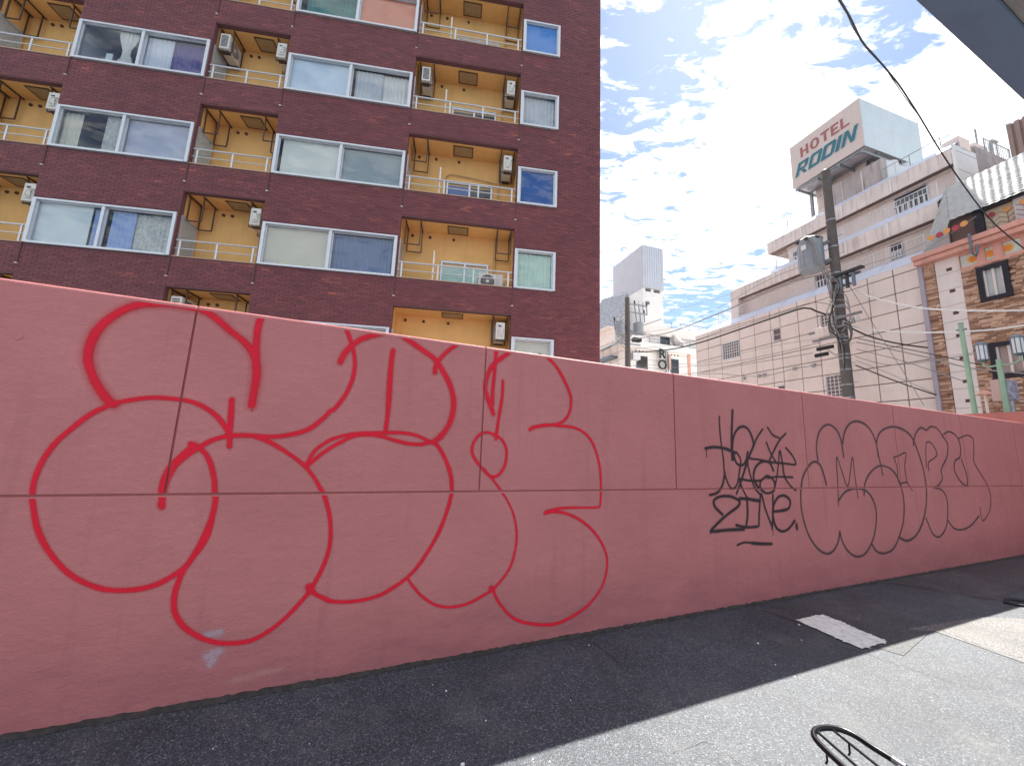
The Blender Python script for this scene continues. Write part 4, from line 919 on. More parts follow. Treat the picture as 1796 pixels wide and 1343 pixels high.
# upper levels
def level(Y, F, ul, zb, z_par0, z_par1, z_base, over, mat_par, pier, wins, panel_w):
    # recessed wall under a projecting band of panels
    MB().box(-ul + over + .02, -UR - .0, Y + .42, Y + 12, z_base, z_par1 - .02).build('wall', 'tile_cream', hotel)
    # projecting parapet band: panels with ribs
    n = int(round((ul - UR) / panel_w))
    MB().box(-ul + .012, -UR - .002, Y + .05, Y + .5, z_par0 + .006, z_par1 - .03).build('band', 'joint', hotel)
    for i in range(n):
        a, b_ = UR + (ul - UR) * i / n + .02, UR + (ul - UR) * (i + 1) / n - .02
        MB().box(-b_, -a, Y, Y + .055, z_par0, z_par1 - .012).build('panel', mat_par, hotel, bevel=.008)
        if i: MB().box(-a - .005, -a + .03 - .005 + .02, Y - .03, Y + .05, z_par0 + .003, z_par1 - .02).build('rib', 'tile_white', hotel)
    MB().box(-ul, -ul + .012, Y + .004, Y + 10, z_par0, z_par1 - .012).build('end_panel', mat_par, hotel)
    if pier:
        zz = z_base; k = 0
        while zz < z_par0 - .05:
            zt = min(zz + .62, z_par0 - .01); MB().box(-ul + .004, -ul + pier, Y + .004, Y + .6, zz + .012, zt).build('panel', 'tile_cream', hotel); zz += .62
    # ledge line under the band
    MB().box(-ul + over + .02, -UR, Y + .30, Y + .42, z_par0 - .10, z_par0 - .003).build('ledge', 'tile_stained', hotel)
    for (u0, u1, z0, z1, nu, nz_, lo, rd) in wins: grid_window(hotel, u0, u1, Y + .40, z0, z1, nu, nz_, .03, lower=lo, red=rd)
    terrace(z_par1, Y, ul, UR, .50, .6)
F2, Y2 = 2.01, 20.1; F3, Y3 = 2.16, 21.6
def wu(u10, Y): return u10 * (Y / 10)
fz = lambda z, Y: 1.6 + (z - 1.6) * (Y / 10)
level(Y2, F2, 9.15 * F2, 0, hz(6.40, F2), hz(6.735, F2), zE + .55, .0, 'tile_stained', .55,
      [(wu(4.80, Y2 + .4), wu(5.03, Y2 + .4), fz(5.86, Y2 + .4), fz(6.21, Y2 + .4), 1, 1, .42, False), (wu(6.25, Y2 + .4), wu(6.6, Y2 + .4), fz(5.78, Y2 + .4), fz(6.18, Y2 + .4), 3, 2, .5, False)], 1.62)
level(Y3, F3, 7.80 * F3, 0, hz(7.36, F3), hz(7.70, F3), hz(6.735, F2) + .45, .95, 'tile_stained', 0,
      [(wu(4.30, Y3 + .4), wu(4.86, Y3 + .4), fz(6.80, Y3 + .4), fz(7.21, Y3 + .4), 8, 3, .42, True), (wu(6.78, Y3 + .4), wu(7.1, Y3 + .4), fz(6.72, Y3 + .4), fz(7.07, Y3 + .4), 3, 2, .5, False)], 2.0)
railing(hotel, (-9.15 * F2 + .8, Y2 + .8, hz(6.735, F2) + .48), (-UR - .3, Y2 + .8, hz(6.735, F2) + .48), .75, 1.7, .15)
railing(hotel, (-9.15 * F2 + .8, Y2 + .8, hz(6.735, F2) + .48), (-9.15 * F2 + .8, Y2 + 9, hz(6.735, F2) + .48), .75, 1.7, .15)
zR = hz(7.70, F3) + .48
railing(hotel, (-7.80 * F3 + .8, Y3 + .8, zR), (-14.6, Y3 + .8, zR), .75, 1.5, .15, 'galv')
railing(hotel, (-7.80 * F3 + .8, Y3 + .8, zR), (-7.80 * F3 + .8, Y3 + 9, zR), .75, 1.5, .15, 'galv')
railing(hotel, (-11.2, Y3 + .8, zR), (-UR - .6, Y3 + .8, zR), .7, 1.0, .5, 'galv')
# near end wall of the upper floors, tile courses with the bluish light painted in, then rough render
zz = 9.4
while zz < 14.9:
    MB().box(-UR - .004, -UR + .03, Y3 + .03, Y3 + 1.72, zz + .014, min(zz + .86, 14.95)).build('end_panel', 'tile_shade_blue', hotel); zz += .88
MB().box(-UR - .05, -UR + .02, Y3 + 1.72, Y3 + 5.0, 9.4, 15.35).build('rendered_wall', 'rough_render', hotel)
MB().box(-UR - .5, -UR + .03, Y3 + .62, Y3 + 1.40, 14.9, 15.5).build('chimney', 'tile_cream', hotel)
MB().box(-UR - 1.4, -UR - .2, Y3 + 2.4, Y3 + 3.4, 15.3, 15.9).build('roof_box', 'tile_stained', hotel)
dpx = MB(); dpx.tube([(-UR + .07, Y3 - .03, 9.6), (-UR + .07, Y3 - .03, 14.6)], .06, 10); dpx.build('downpipe', 'tile_white', hotel, smooth=True)
railing(hotel, (-UR - .1, Y3 + 2.9, 15.36), (-UR - .1, Y3 + 4.9, 15.36), .8, .9, .14, 'galv', .025)
mb = MB(); mb.tube([(-UR - .4, Y3 + 3.2, 15.9), (-UR - .4, Y3 + 3.2, 17.0)], .03, 6); 
for i in range(5): mb.tube([(-UR - .4 - .25, Y3 + 3.2, 16.4 + i * .12), (-UR - .4 + .25, Y3 + 3.2, 16.4 + i * .12)], .012, 5)
mb.build('antenna', 'galv', hotel)
mb = MB(); mb.tube(spline([(-UR - .3, Y3 + 4.0, 15.4), (-UR - .3, Y3 + 4.0, 16.4), (-UR - .3, Y3 + 4.2, 16.6), (-UR - .3, Y3 + 4.6, 16.62)], .1), .06, 8); mb.build('vent_pipe', 'galv', hotel, smooth=True)
# stained plant-room parapet and tower under the sign
MB().box(-14.4, -11.55, 23.2, 23.5, zR - .2, 17.15).build('parapet', 'tile_dirty', hotel)
for i in range(3): MB().box(-14.4 + .96 * i, -14.4 + .96 * i + .05, 23.17, 23.2, zR - .1, 17.14).build('rib', 'tile_stained', hotel)
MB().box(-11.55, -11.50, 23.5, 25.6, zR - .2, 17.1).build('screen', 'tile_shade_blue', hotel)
zz = zR - .3
while zz < 18.3:
    for a, b_ in ((15.05, 13.9), (13.88, 12.45)):
        MB().box(-a, -b_, 23.62, 23.72, zz + .012, zz + .74).build('panel', 'tile_cream', hotel)
    MB().box(-15.05, -15.0, 23.725, 26.5, zz + .012, zz + .74).build('panel', 'tile_cream', hotel)
    zz += .755
MB().box(-15.0, -12.45, 23.72, 26.5, zR - .3, 18.4).build('tower', 'joint', hotel)
mb = MB(); mb.box(-14.25, -14.05, 23.1, 23.2, 17.2, 17.45); mb.build('floodlight', 'ac_dark', hotel)
# plant clutter under the sign: tank, ducts, steelwork
mb = MB(); mb.disc((-12.0, 24.6, zR), (0, 0, 1), .42, 2.2, 18); mb.build('water_tank', 'white_metal', hotel, smooth=True)
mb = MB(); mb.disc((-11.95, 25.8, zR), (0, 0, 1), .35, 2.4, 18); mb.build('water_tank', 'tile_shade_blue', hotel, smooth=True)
# rooftop sign box
SX0, SX1, SY0, SY1, SZ0, SZ1 = -15.50, -11.72, 22.35, 27.25, 17.80, 20.65
sgn = thing('rooftop_sign', 'big box shaped rooftop sign on the hotel with red and teal lettering', 'sign', FH, ((SX0 + SX1) / 2, (SY0 + SY1) / 2, SZ0))
MB().box(SX0 + .03, SX1 - .03, SY0 + .03, SY1, SZ0 + .05, SZ1 - .02).build('box', 'sign_grey', sgn)
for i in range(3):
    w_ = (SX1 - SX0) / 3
    MB().box(SX0 + w_ * i + .002, SX0 + w_ * (i + 1) - .002, SY0, SY0 + .03, SZ0, SZ1).build('panel', 'sign_warm_bounce', sgn)
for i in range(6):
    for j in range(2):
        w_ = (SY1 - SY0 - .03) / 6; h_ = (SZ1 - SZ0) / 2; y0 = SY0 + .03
        MB().box(SX1 - .03, SX1, y0 + w_ * i + .003, y0 + w_ * (i + 1) - .003, SZ0 + h_ * j + .002, SZ0 + h_ * (j + 1) - .002).build('panel', 'sign_sky_tint', sgn)
tr = MB()
for y in (SY0 + .1, SY0 + 1.1, SY0 + 3.0, SY1 - .3): tr.box(SX0 + .05, SX1 - .05, y, y + .08, SZ0 - .14, SZ0 - .02)
for x in (SX0 + .2, SX0 + 1.3, SX1 - 1.3, SX1 - .2): tr.box(x, x + .08, SY0 + .05, SY1 - .05, SZ0 - .28, SZ0 - .14)
for x, y in ((SX0 + .3, SY0 + .9), (SX1 - .5, SY0 + 1.2), (SX1 - .5, SY1 - .5)): tr.box(x, x + .14, y, y + .14, zR, SZ0 - .28)
n = 12
for i in range(n):
    xa, xb = SX0 + .1 + (SX1 - SX0 - .2) * i / n, SX0 + .1 + (SX1 - SX0 - .2) * (i + 1) / n
    tr.tube([(xa, SY0 + .14, SZ0 - .14 - (.12 if i % 2 else 0)), (xb, SY0 + .14, SZ0 - .14 - (0 if i % 2 else .12))], .02, 5)
tr.build('frame', 'galv', sgn)
mb = MB(); mb.tube([(SX0 + 2.8, SY0 + 2.4, SZ1), (SX0 + 2.8, SY0 + 2.4, SZ1 + .8)], .03, 6); mb.build('mast', 'galv', sgn)
mb = MB(); mb.box(-12.9, -11.9, 23.55, 24.2, zR, 16.9); mb.build('cooling_unit', 'white_metal', hotel)
# lettering: polygons in sign coordinates (a across the face, b up)
def letters(parent, polys, mat, a0, b0, w, h, shear, th, y, name):
    for pl in polys:
        mb = MB(); vs = []
        for (p, q) in pl:
            vs.append((a0 + p * w + q * h * shear, y, b0 + q * h))
        mb.slab(vs, th); mb.build(name, mat, parent)
def rect(a, b, c, d): return [(a, b), (c, b), (c, d), (a, d)]
E_ = .22
def ringpoly(out, inn): # closed ring split into quads
    k = len(out); return [[out[i], out[(i + 1) % k], inn[(i + 1) % k], inn[i]] for i in range(k)]
def ell(cx, cy, rx, ry, n=20): return [(cx + rx * math.cos(2 * math.pi * i / n), cy + ry * math.sin(2 * math.pi * i / n)) for i in range(n)]
LH = {'H': [rect(0, 0, .24, 1), rect(.66, 0, .9, 1), rect(.24, .42, .66, .58)],
      'O': ringpoly(ell(.48, .5, .50, .52), ell(.48, .5, .25, .37)),
      'T': [rect(0, .84, .9, 1), rect(.33, 0, .57, .84)],
      'E': [rect(0, 0, .24, 1), rect(.24, .84, .78, 1), rect(.24, .43, .68, .57), rect(.24, 0, .82, .16)],
      'L': [rect(0, 0, .24, 1), rect(.24, 0, .82, .16)]}
LR = {'R': [rect(0, 0, .24, 1), rect(.24, .82, .80, 1), [(.62, .46), (.86, .54), (.86, .94), (.62, .82)], rect(.24, .38, .74, .54), [(.34, .38), (.60, .38), (.98, 0), (.70, 0)]],
      'O': ringpoly([(.06, 0), (.84, 0), (.92, .1), (.92, .9), (.84, 1), (.06, 1), (0, .9), (0, .1)], [(.25, .19), (.66, .19), (.67, .2), (.67, .8), (.66, .81), (.25, .81), (.24, .8), (.24, .2)]),
      'D': ringpoly([(0, 0), (.78, 0), (.92, .16), (.92, .84), (.78, 1), (0, 1)], [(.24, .19), (.62, .19), (.67, .26), (.67, .74), (.62, .81), (.24, .81)]),
      'I': [rect(0, 0, .26, 1)],
      'N': [rect(0, 0, .24, 1), rect(.66, 0, .90, 1), [(.24, 1), (.24, .70), (.66, 0), (.66, .30)]]}
LW, LHh = .50, .62
x = SX0 + .62
for ch, adv in zip('HOTEL', (.57, .58, .53, .48, .4)):
    letters(sgn, LH[ch], 'letter_red', x, SZ0 + 1.72, LW, LHh, 0, .02, SY0 - .004, 'letter_' + ch.lower()); x += adv * 1.02
x = SX0 + .22
for ch, adv in zip('RODIN', (.74, .74, .74, .30, .66)):
    letters(sgn, LR[ch], 'letter_teal', x, SZ0 + .62, .70, .80, .32, .035, SY0 - .006, 'letter_' + ch.lower()); 
    letters(sgn, LR[ch], 'letter_edge', x + .035, SZ0 + .60, .70, .80, .32, .018, SY0 - .003, 'letter_back'); x += adv

# ------------------------------------------------------------------ building with stone cladding at the right
rb = thing('clad_building', 'building clad in split brown stone with an orange cornice and silver wavy roof', 'building', FH, (-6, 18.6, 0))
YR = 18.45; RX0, RX1 = -8.40, 1.5
RF = 1.845
ru = lambda u: -u * RF
rz_ = lambda z: 1.6 + RF * (z - 1.6)
MB().box(RX0 + .05, RX1, YR + .07, YR + 9, 0, 9.2).build('wall', 'joint', rb)
# stone courses
def stones(x0, x1, z0, z1, holes=()):
    mb = MB(); z = z0; rr = random.Random(int(x0 * 100))
    while z < z1 - .02:
        h = min(rr.choice((.045, .055, .07)), z1 - z); x = x0
        while x < x1 - .02:
            w = min(rr.uniform(.10, .34), x1 - x)
            if not any(a < x + w / 2 < b_ and c < z + h / 2 < d for (a, b_, c, d) in holes):
                p = rr.uniform(.0, .045); xa, xb = x + .003, x + w - .003
                for (a, b_, c, d) in holes:
                    if c < z + h / 2 < d:
                        if xa < a < xb: xb = a
                        if xa < b_ < xb: xa = b_
                mb.hexa([(xa, YR - p, z + .003), (xb, YR - p - rr.uniform(-.012, .012), z + .003), (xb, YR + .08, z + .003), (xa, YR + .08, z + .003),
                         (xa, YR - p - .006, z + h - .003), (xb, YR - p - .006, z + h - .003), (xb, YR + .08, z + h - .003), (xa, YR + .08, z + h - .003)])
            x += w
        z += h
    o = mb.build('stone_cladding', 'stone', rb); o['kind'] = 'stuff'
    vals = []; rr2 = random.Random(5)
    for i in range(len(mb.v) // 8): vals += [rr2.random()] * 8
    o.data.attributes.new('tone', 'FLOAT', 'POINT').data.foreach_set('value', vals)
m = bpy.data.materials.new('stone'); m.use_nodes = True; MATS['stone'] = m
t = m.node_tree; b = t.nodes['Principled BSDF']; b.inputs['Roughness'].default_value = .85
at = t.nodes.new('ShaderNodeAttribute'); at.attribute_name = 'tone'; rp = t.nodes.new('ShaderNodeValToRGB'); e = rp.color_ramp.elements
e[0].color = (.24, .13, .09, 1); e[1].color = (.72, .50, .37, 1); x = e.new(.5); x.color = (.46, .27, .18, 1)
t.links.new(at.outputs['Fac'], rp.inputs['Fac']); t.links.new(rp.outputs['Color'], b.inputs['Base Color'])
zT, zB = rz_(5.50), 3.0
WIN = [(3.82, 3.44, 4.47, 5.12), (3.82, 3.38, 3.07, 3.70)]
holes = [(ru(a) + .06, ru(b_) - .06, rz_(c) + .06, rz_(d) - .06) for a, b_, c, d in WIN]
pm('corner_post', (.42, .38, .44), .5, 0, .1, 3, streak=.3)
stones(RX0 + .03, ru(4.375), zB, zT); stones(ru(4.02), RX1, zB, rz_(5.16), holes)
# cream strip of panels with small brown squares
zz = [5.50, 5.20, 4.88, 4.56, 4.24, 3.92, 3.60, 3.28, 2.96, 2.60, 2.1]
for a, b_ in zip(zz, zz[1:]):
    MB().box(ru(4.37) + .004, ru(4.025) - .004, YR - .004, YR + .07, rz_(b_) + .006, rz_(a) - .006).build('panel', 'rb_cream', rb)
for q in ((-7.701, 18.44, 8.375), (-7.698, 18.44, 7.571), (-7.696, 18.44, 6.762), (-7.704, 18.44, 5.951), (-7.705, 18.44, 5.143), (-7.715, 18.44, 4.342), (-7.717, 18.44, 3.68)):
    MB().box(q[0] - .07, q[0] + .07, YR - .012, YR - .004, q[2] - .055, q[2] + .055).build('inset_square', 'dark_brown', rb)
MB().box(RX0 - .10, RX0 + .03, YR - .10, YR + .3, zB, zT).build('corner_post', 'corner_post', rb)
# black framed windows
for (a, b_, c, d) in WIN:
    x0, x1, z0, z1 = ru(a), ru(b_), rz_(c), rz_(d); t_ = .13
    f_ = MB(); f_.box(x0, x0 + t_, YR - .10, YR + .1, z0, z1); f_.box(x1 - t_, x1, YR - .10, YR + .1, z0, z1); f_.box(x0 + t_, x1 - t_, YR - .098, YR + .1, z1 - t_, z1); f_.box(x0 + t_, x1 - t_, YR - .098, YR + .1, z0, z0 + t_)
    w_ = f_.build('window', 'rb_black', rb)
    f_ = MB(); xm = (x0 + x1) / 2
    for q in ((x0 + t_, x0 + t_ + .05), (x1 - t_ - .05, x1 - t_), (xm - .03, xm + .03)): f_.box(q[0], q[1], YR - .03, YR + .03, z0 + t_, z1 - t_)
    f_.build('sash', 'rb_cream', w_)
    MB().box(x0 + t_ + .05, x1 - t_ - .05, YR + .0, YR + .008, z0 + t_, z1 - t_).build('pane', 'glass', w_)
    MB().box(x0 + t_, x1 - t_, YR + .045, YR + .065, z0 + t_, z1 - t_).build('roller_blind', 'cur_white' if c > 4 else 'box_pink', w_)
# cornice
co_ = MB(); co_.box(RX0 - .12, RX1, YR - .36, YR + .3, rz_(5.60), rz_(5.70)); co_.box(RX0 - .10, RX1, YR - .30, YR + .3, rz_(5.50), rz_(5.595)); co_.build('cornice', 'orange_band', rb, bevel=.02)
# frieze with three sun tiles
fz0, fz1 = rz_(5.16), rz_(5.50)
fr_ = MB(); fr_.box(ru(4.02), RX1, YR - .05, YR + .07, fz0, fz0 + .10); fr_.box(ru(4.02), RX1, YR - .05, YR + .07, fz1 - .09, fz1 - .002)
tiles_ = ((-7.101, 18.4, 8.451), (-6.698, 18.4, 8.502), (-6.313, 18.4, 8.489))
edges = [ru(4.02)]
for q in tiles_: edges += [q[0] - .30, q[0] + .30]
edges.append(RX1)
for i in range(0, len(edges), 2): fr_.box(edges[i], edges[i + 1], YR - .05, YR + .07, fz0 + .10, fz1 - .09)
fr_.build('frieze', 'orange_band', rb)
for q in tiles_:
    cx_, cz_ = q[0], (fz0 + fz1) / 2 + .01
    ti = MB().box(cx_ - .295, cx_ + .295, YR + .0, YR + .06, fz0 + .105, fz1 - .095).build('sun_tile', 'sun_tile', rb)
    pt = MB()
    for i in range(12):
        a_ = 2 * math.pi * i / 12; pt.add([(cx_ + .10 * math.cos(a_ - .3), YR - .006, cz_ + .10 * math.sin(a_ - .3)), (cx_ + .17 * math.cos(a_), YR - .006, cz_ + .17 * math.sin(a_)), (cx_ + .10 * math.cos(a_ + .3), YR - .006, cz_ + .10 * math.sin(a_ + .3))], [(0, 1, 2)])
    pt.disc((cx_, YR, cz_), (0, -1, 0), .115, .01, 18); pt.build('petals', 'petal', ti)
    MB().disc((cx_, YR - .011, cz_), (0, -1, 0), .088, .01, 18).build('sun_core', 'sun_core', ti)
# attic storey: dark mesh wall, black portal, murals
YA = YR + .35; zA0, zA1 = rz_(5.70), rz_(6.22)
MB().box(RX0 + .75, ru(3.80), YA, YA + .1, zA0 - .02, zA1 + .1).build('mesh_wall', 'rb_mesh', rb)
mb = MB()
for i in range(26):
    x = RX0 + .78 + i * .036 * 1.0
    if x < ru(3.80) - .03: mb.box(x, x + .012, YA - .02, YA, zA0, zA1 + .09)
mb.build('mesh_bars', 'corrugated_brown', rb)
po = MB(); po.box(ru(3.80), ru(3.70), YA - .16, YA + .1, zA0, zA1 + .02); po.box(ru(3.80), RX1, YA - .2, YA + .12, zA1 + .021, zA1 + .16); po.build('portal', 'rb_black', rb)
mur = []
for (a, b_, mt, sd) in ((ru(3.70), ru(3.33), 'mural', 0), (ru(3.33), ru(2.85), 'mural_pale', 1), (ru(2.85), RX1, 'mural', 2)):
    dpt = -.10 if sd == 1 else 0
    mo = MB().box(a + .01, b_ - .01, YA + .02 + dpt, YA + .10, zA0, zA1 + .02).build('mural', mt, rb); yy = YA + .018 + dpt
    n_ = max(2, int((b_ - a) / .42))
    for i in range(n_):
        cx_ = a + (b_ - a) * (i + .5) / n_; lo, hi = zA0 + .03, zA1 - .22
        ch = MB(); ch.box(cx_ - .012, cx_ + .012, yy - .008, yy, lo, hi)
        for j in range(4):
            zc = lo + .10 + j * .17
            for s_ in (-1, 1): ch.add([(cx_, yy - .009, zc), (cx_ + s_ * .17, yy - .009, zc + .13), (cx_ + s_ * .17, yy - .009, zc + .155), (cx_, yy - .009, zc + .028)], [(0, 1, 2, 3)])
        ch.build('leaf_motif', 'chevron', mo)
        MB().disc((cx_, yy, hi + .05), (0, -1, 0), .085, .012, 18).build('fruit_dot', ['dot_red', 'dot_orange', 'dot_orange', 'dot_pink'][(i + sd * 2) % 4], mo)
for i, q in enumerate(((-8.045, 18.5, 9.766), (-7.818, 18.5, 9.768), (-7.616, 18.6, 9.812), (-7.382, 18.6, 9.792), (-7.17, 18.6, 9.835))):
    MB().disc((q[0], YR - .0, q[2]), (0, -1, 0), .10, .02, 18).build('fruit_dot', ['dot_orange', 'dot_red'][i % 2], rb)
mb = MB(); mb.tube([(RX0 + .1, YR + .01, rz_(5.80)), (ru(3.72), YR + .01, rz_(6.12))], .012, 5); mb.build('dot_wire', 'cable_grey', rb)
# wavy metal roof: rows of pressed tiles as one corrugated sheet
def wavy(quad, nu, nv, amp, name):
    A, B_, C_, D_ = [Vector(q) for q in quad]; nrm = (B_ - A).cross(D_ - A).normalized(); vs = []; su = nu * 5; sv = nv * 4
    for j in range(sv + 1):
        tv = j / sv; saw = (tv * nv) % 1.0
        for i in range(su + 1):
            tu = i / su; p = A.lerp(B_, tu).lerp(D_.lerp(C_, tu), tv)
            vs.append(p + nrm * (amp * math.sin(tu * nu * 2 * math.pi) + (1 - saw) * amp * 1.1 + random.uniform(-.004, .004)))
    fs = [(j * (su + 1) + i, j * (su + 1) + i + 1, (j + 1) * (su + 1) + i + 1, (j + 1) * (su + 1) + i) for j in range(sv) for i in range(su)]
    o = MB().add(vs, fs).build(name, 'roof_metal', rb); o['kind'] = 'stuff'
rl0, rl1, rt0, rt1 = (-7.545, 18.55, 10.129), (RX1, 18.55, 10.2), (-8.063, 19.9, 12.288), (RX1, 19.9, 12.2)
rl0 = (rl0[0], rl0[1], 10.2); rt0 = (rt0[0], rt0[1], 12.2)
wavy((rl0, rl1, rt1, rt0), 46, 16, .009, 'roof_tiles')
wavy(((-8.439, 18.62, 9.256), (-7.886, 18.5, 9.254), rl0, rt0), 7, 12, .012, 'roof_tiles')
MB().box(rt0[0], RX1, 19.92, 26, 9.2, 12.1).build('roof_body', 'joint', rb)
MB().box(RX0 + 1.2, RX1, YR - .3, YR + .06, 2.6, 2.95).build('fascia', 'rb_black', rb)
mb = MB(); mb.tube([(ru(3.77), YR - .38, rz_(5.75)), (ru(3.77), YR - .38, rz_(5.38)), (ru(3.74), YR - .30, rz_(5.30)), (ru(3.70), YR - .38, rz_(5.36)), (ru(3.70), YR - .38, rz_(5.5))], .035, 8); mb.build('conduit', 'lantern_grey', rb, smooth=True)
bb = thing('corrugated_shed', 'brown corrugated rooftop block behind the silver roof', 'rooftop block', FH, (-7, 21.84, 9))
q = (-6.985, 21.84, 14.621)
MB().box(q[0], 1.0, 21.9, 27, 9, q[2]).build('body', 'corrugated_brown', bb)
for i in range(24): MB().box(q[0] + i * .20, q[0] + i * .20 + .12, 21.84, 21.9, 9, q[2] + .02).build('rib', 'corrugated_brown', bb)

# ------------------------------------------------------------------ building at the end of the street
UM = 30.0
mid = thing('tower_building', 'white and beige tiled building with a grey box tower and steep metal roof', 'building', FH, (-UM, 24, 0))
MB().box(-UM - 12, -UM - .04, 20.10, 33, 0, 11.55).build('wall', 'joint', mid)
cw = 1.15
v = 20.06
while v < 30:
    z = 7.0
    while z < 11.0:
        MB().box(-UM - .05, -UM, v + .01, v + cw - .01, z + .01, z + .74).build('panel', 'tile_white', mid); z += .76
    v += cw
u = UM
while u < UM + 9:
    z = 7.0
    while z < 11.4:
        MB().box(-u - 1.3 + .012, -u - .06, 20.05, 20.12, z + .012, z + .74).build('panel', 'tile_cream', mid); z += .76  # beige flank: its different skylight is put into the tile colour
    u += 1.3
MB().box(-UM + .0, -UM + .35, 20.0, 33, 11.02, 11.62).build('balcony_edge', 'tile_white', mid, bevel=.02)
railing(mid, (-UM + .1, 22.6, 11.62), (-UM + .1, 26.4, 11.62), .5, .95, 9, 'lantern_grey', .02)
railing(mid, (-UM + .1, 27.2, 11.62), (-UM + .1, 33, 11.62), .5, .95, 9, 'lantern_grey', .02)
MB().box(-UM - 10, -UM - .8, 22.6, 33, 11.55, 12.9).build('upper_wall', 'tile_white', mid)
MB().hexa([(-UM - 10, 22.0, 12.75), (-UM - .5, 22.0, 12.75), (-UM - .5, 33, 12.75), (-UM - 10, 33, 12.75), (-UM - 10, 22.3, 13.55), (-UM - .1, 22.15, 13.55), (-UM - .1, 33, 13.55), (-UM - 10, 33, 13.55)]).build('parapet', 'tile_white', mid)
railing(mid, (-UM - .25, 22.2, 13.55), (-UM - .25, 33, 13.55), .62, 1.1, .22, 'lantern_grey', .022)
# sloping buttress, door, windows
MB().hexa([(-UM - .79, 26.2, 11.6), (-UM + .02, 26.9, 11.6), (-UM + .02, 27.2, 11.6), (-UM - .79, 26.6, 11.6), (-UM - .79, 25.6, 12.9), (-UM - .1, 25.6, 12.9), (-UM - .1, 26.0, 12.9), (-UM - .79, 26.0, 12.9)]).build('buttress', 'tile_white', mid)
def mid_opening(nm, v0, v1, z0, z1, x, mt='glass_far'):
    f_ = MB(); t_ = .06
    f_.box(x, x + .06, v0, v0 + t_, z0, z1); f_.box(x, x + .06, v1 - t_, v1, z0, z1); f_.box(x, x + .06, v0 + t_, v1 - t_, z1 - t_, z1); f_.box(x, x + .06, v0 + t_, v1 - t_, z0, z0 + t_)
    o = f_.build(nm, 'lantern_grey', mid)
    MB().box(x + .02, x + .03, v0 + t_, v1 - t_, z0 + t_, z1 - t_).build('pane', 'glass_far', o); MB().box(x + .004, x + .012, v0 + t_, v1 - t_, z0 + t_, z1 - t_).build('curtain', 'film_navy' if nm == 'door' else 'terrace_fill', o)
mid_opening('door', 24.5, 25.62, 11.64, 12.82, -UM - .80)
mid_opening('window', 21.15, 22.38, 8.6, 10.32, -UM)
mid_opening('window', 24.95, 25.9, 8.6, 10.40, -UM)
MB().box(-UM, -UM + .06, 27.0, 27.3, 7, 11.0).build('orange_strip', 'orange_band', mid)
for v0 in (21.05, 21.45, 21.85, 22.25): MB().box(-UM, -UM + .03, v0, v0 + .13, 10.72, 10.85).build('vent_square', 'joint', mid)
for v0 in (25.05, 25.42, 25.79): MB().box(-UM, -UM + .03, v0, v0 + .13, 10.72, 10.85).build('vent_square', 'joint', mid)
# metal hood on the left flank of the upper storey
def tiled_slope(quad, nr, name='roof_tiles', th=.05):
    A, B_, C_, D_ = [Vector(q) for q in quad]
    for j in range(nr):
        t0, t1 = j / nr, (j + 1) / nr
        p = [A.lerp(D_, t0), B_.lerp(C_, t0), B_.lerp(C_, t1), A.lerp(D_, t1)]
        n_ = (p[1] - p[0]).cross(p[3] - p[0]).normalized()
        p[0] += n_ * .05; p[1] += n_ * .05
        MB().slab(p, -th).build('roof_course', 'roof_slate', mid)
pm('roof_slate', (.50, .52, .56), .35, .5, .18, 4, streak=.3)
tiled_slope([(-UM - 2.6, 20.0, 11.5), (-UM + .02, 20.0, 11.5), (-UM - .3, 22.1, 13.5), (-UM - 2.6, 22.1, 13.5)], 9)
MB().poly([(-UM + .03, 20.05, 11.5), (-UM + .03, 22.6, 11.5), (-UM - .28, 22.12, 13.5)]).build('gable', 'tile_white', mid)
# steep mansard left, beige gable
tiled_slope([(-UM - 6.5, 18.4, 13.0), (-UM - 1.6, 20.4, 13.0), (-UM - 2.6, 22.0, 17.6), (-UM - 5.0, 20.6, 17.6)], 18)
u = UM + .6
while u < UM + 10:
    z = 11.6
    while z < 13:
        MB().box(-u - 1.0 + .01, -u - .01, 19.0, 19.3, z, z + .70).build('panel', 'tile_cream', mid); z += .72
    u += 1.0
MB().box(-UM - 6, -UM - 1.4, 19.3, 20.1, 10.2, 10.45).build('awning', 'lantern_grey', mid)
MB().box(-UM - 10.5, -UM - .6, 18.5, 20.2, 12.86, 13.05).build('eave', 'tile_stained', mid)
MB().box(-UM - 9.5, -UM - 3.0, 22.2, 24.0, 13.0, 17.0).build('roof_body', 'tile_cream', mid)
# box tower
MB().box(-UM - 5.3, -UM, 22.02, 24.46, 17.2, 21.62).build('tower_box', 'sign_grey', mid, bevel=.03)
for i in range(9): MB().box(-UM, -UM + .02, 22.06 + i * .266, 22.06 + i * .266 + .2, 17.22, 21.6).build('cladding_rib', 'tower_rib', mid)
MB().box(-UM - 4.8, -UM - .12, 22.1, 24.40, 13.4, 16.9).build('tower_base', 'tile_white', mid)
for v0 in (22.1, 23.05, 24.1): MB().box(-UM - 4, -UM - .15, v0, v0 + .3, 16.9, 17.21).build('pier', 'tile_white', mid)
MB().box(-UM - .12, -UM - .0, 22.4, 22.75, 15.55, 15.8).build('wall_lamp', 'lantern_grey', mid)
mb = MB(); mb.tube([(-UM - .6, 23.6, 21.62), (-UM - .6, 23.6, 22.3)], .03, 6); mb.build('mast', 'galv', mid)
mb = MB(); mb.tube([(-UM - 2.4, 22.3, 21.62), (-UM - 2.4, 22.3, 23.3)], .02, 6); mb.build('mast', 'galv', mid)
MB().box(-UM - 4, -UM - 2, 25.5, 28.0, 13.5, 14.3).build('plant_room', 'lantern_grey', mid)
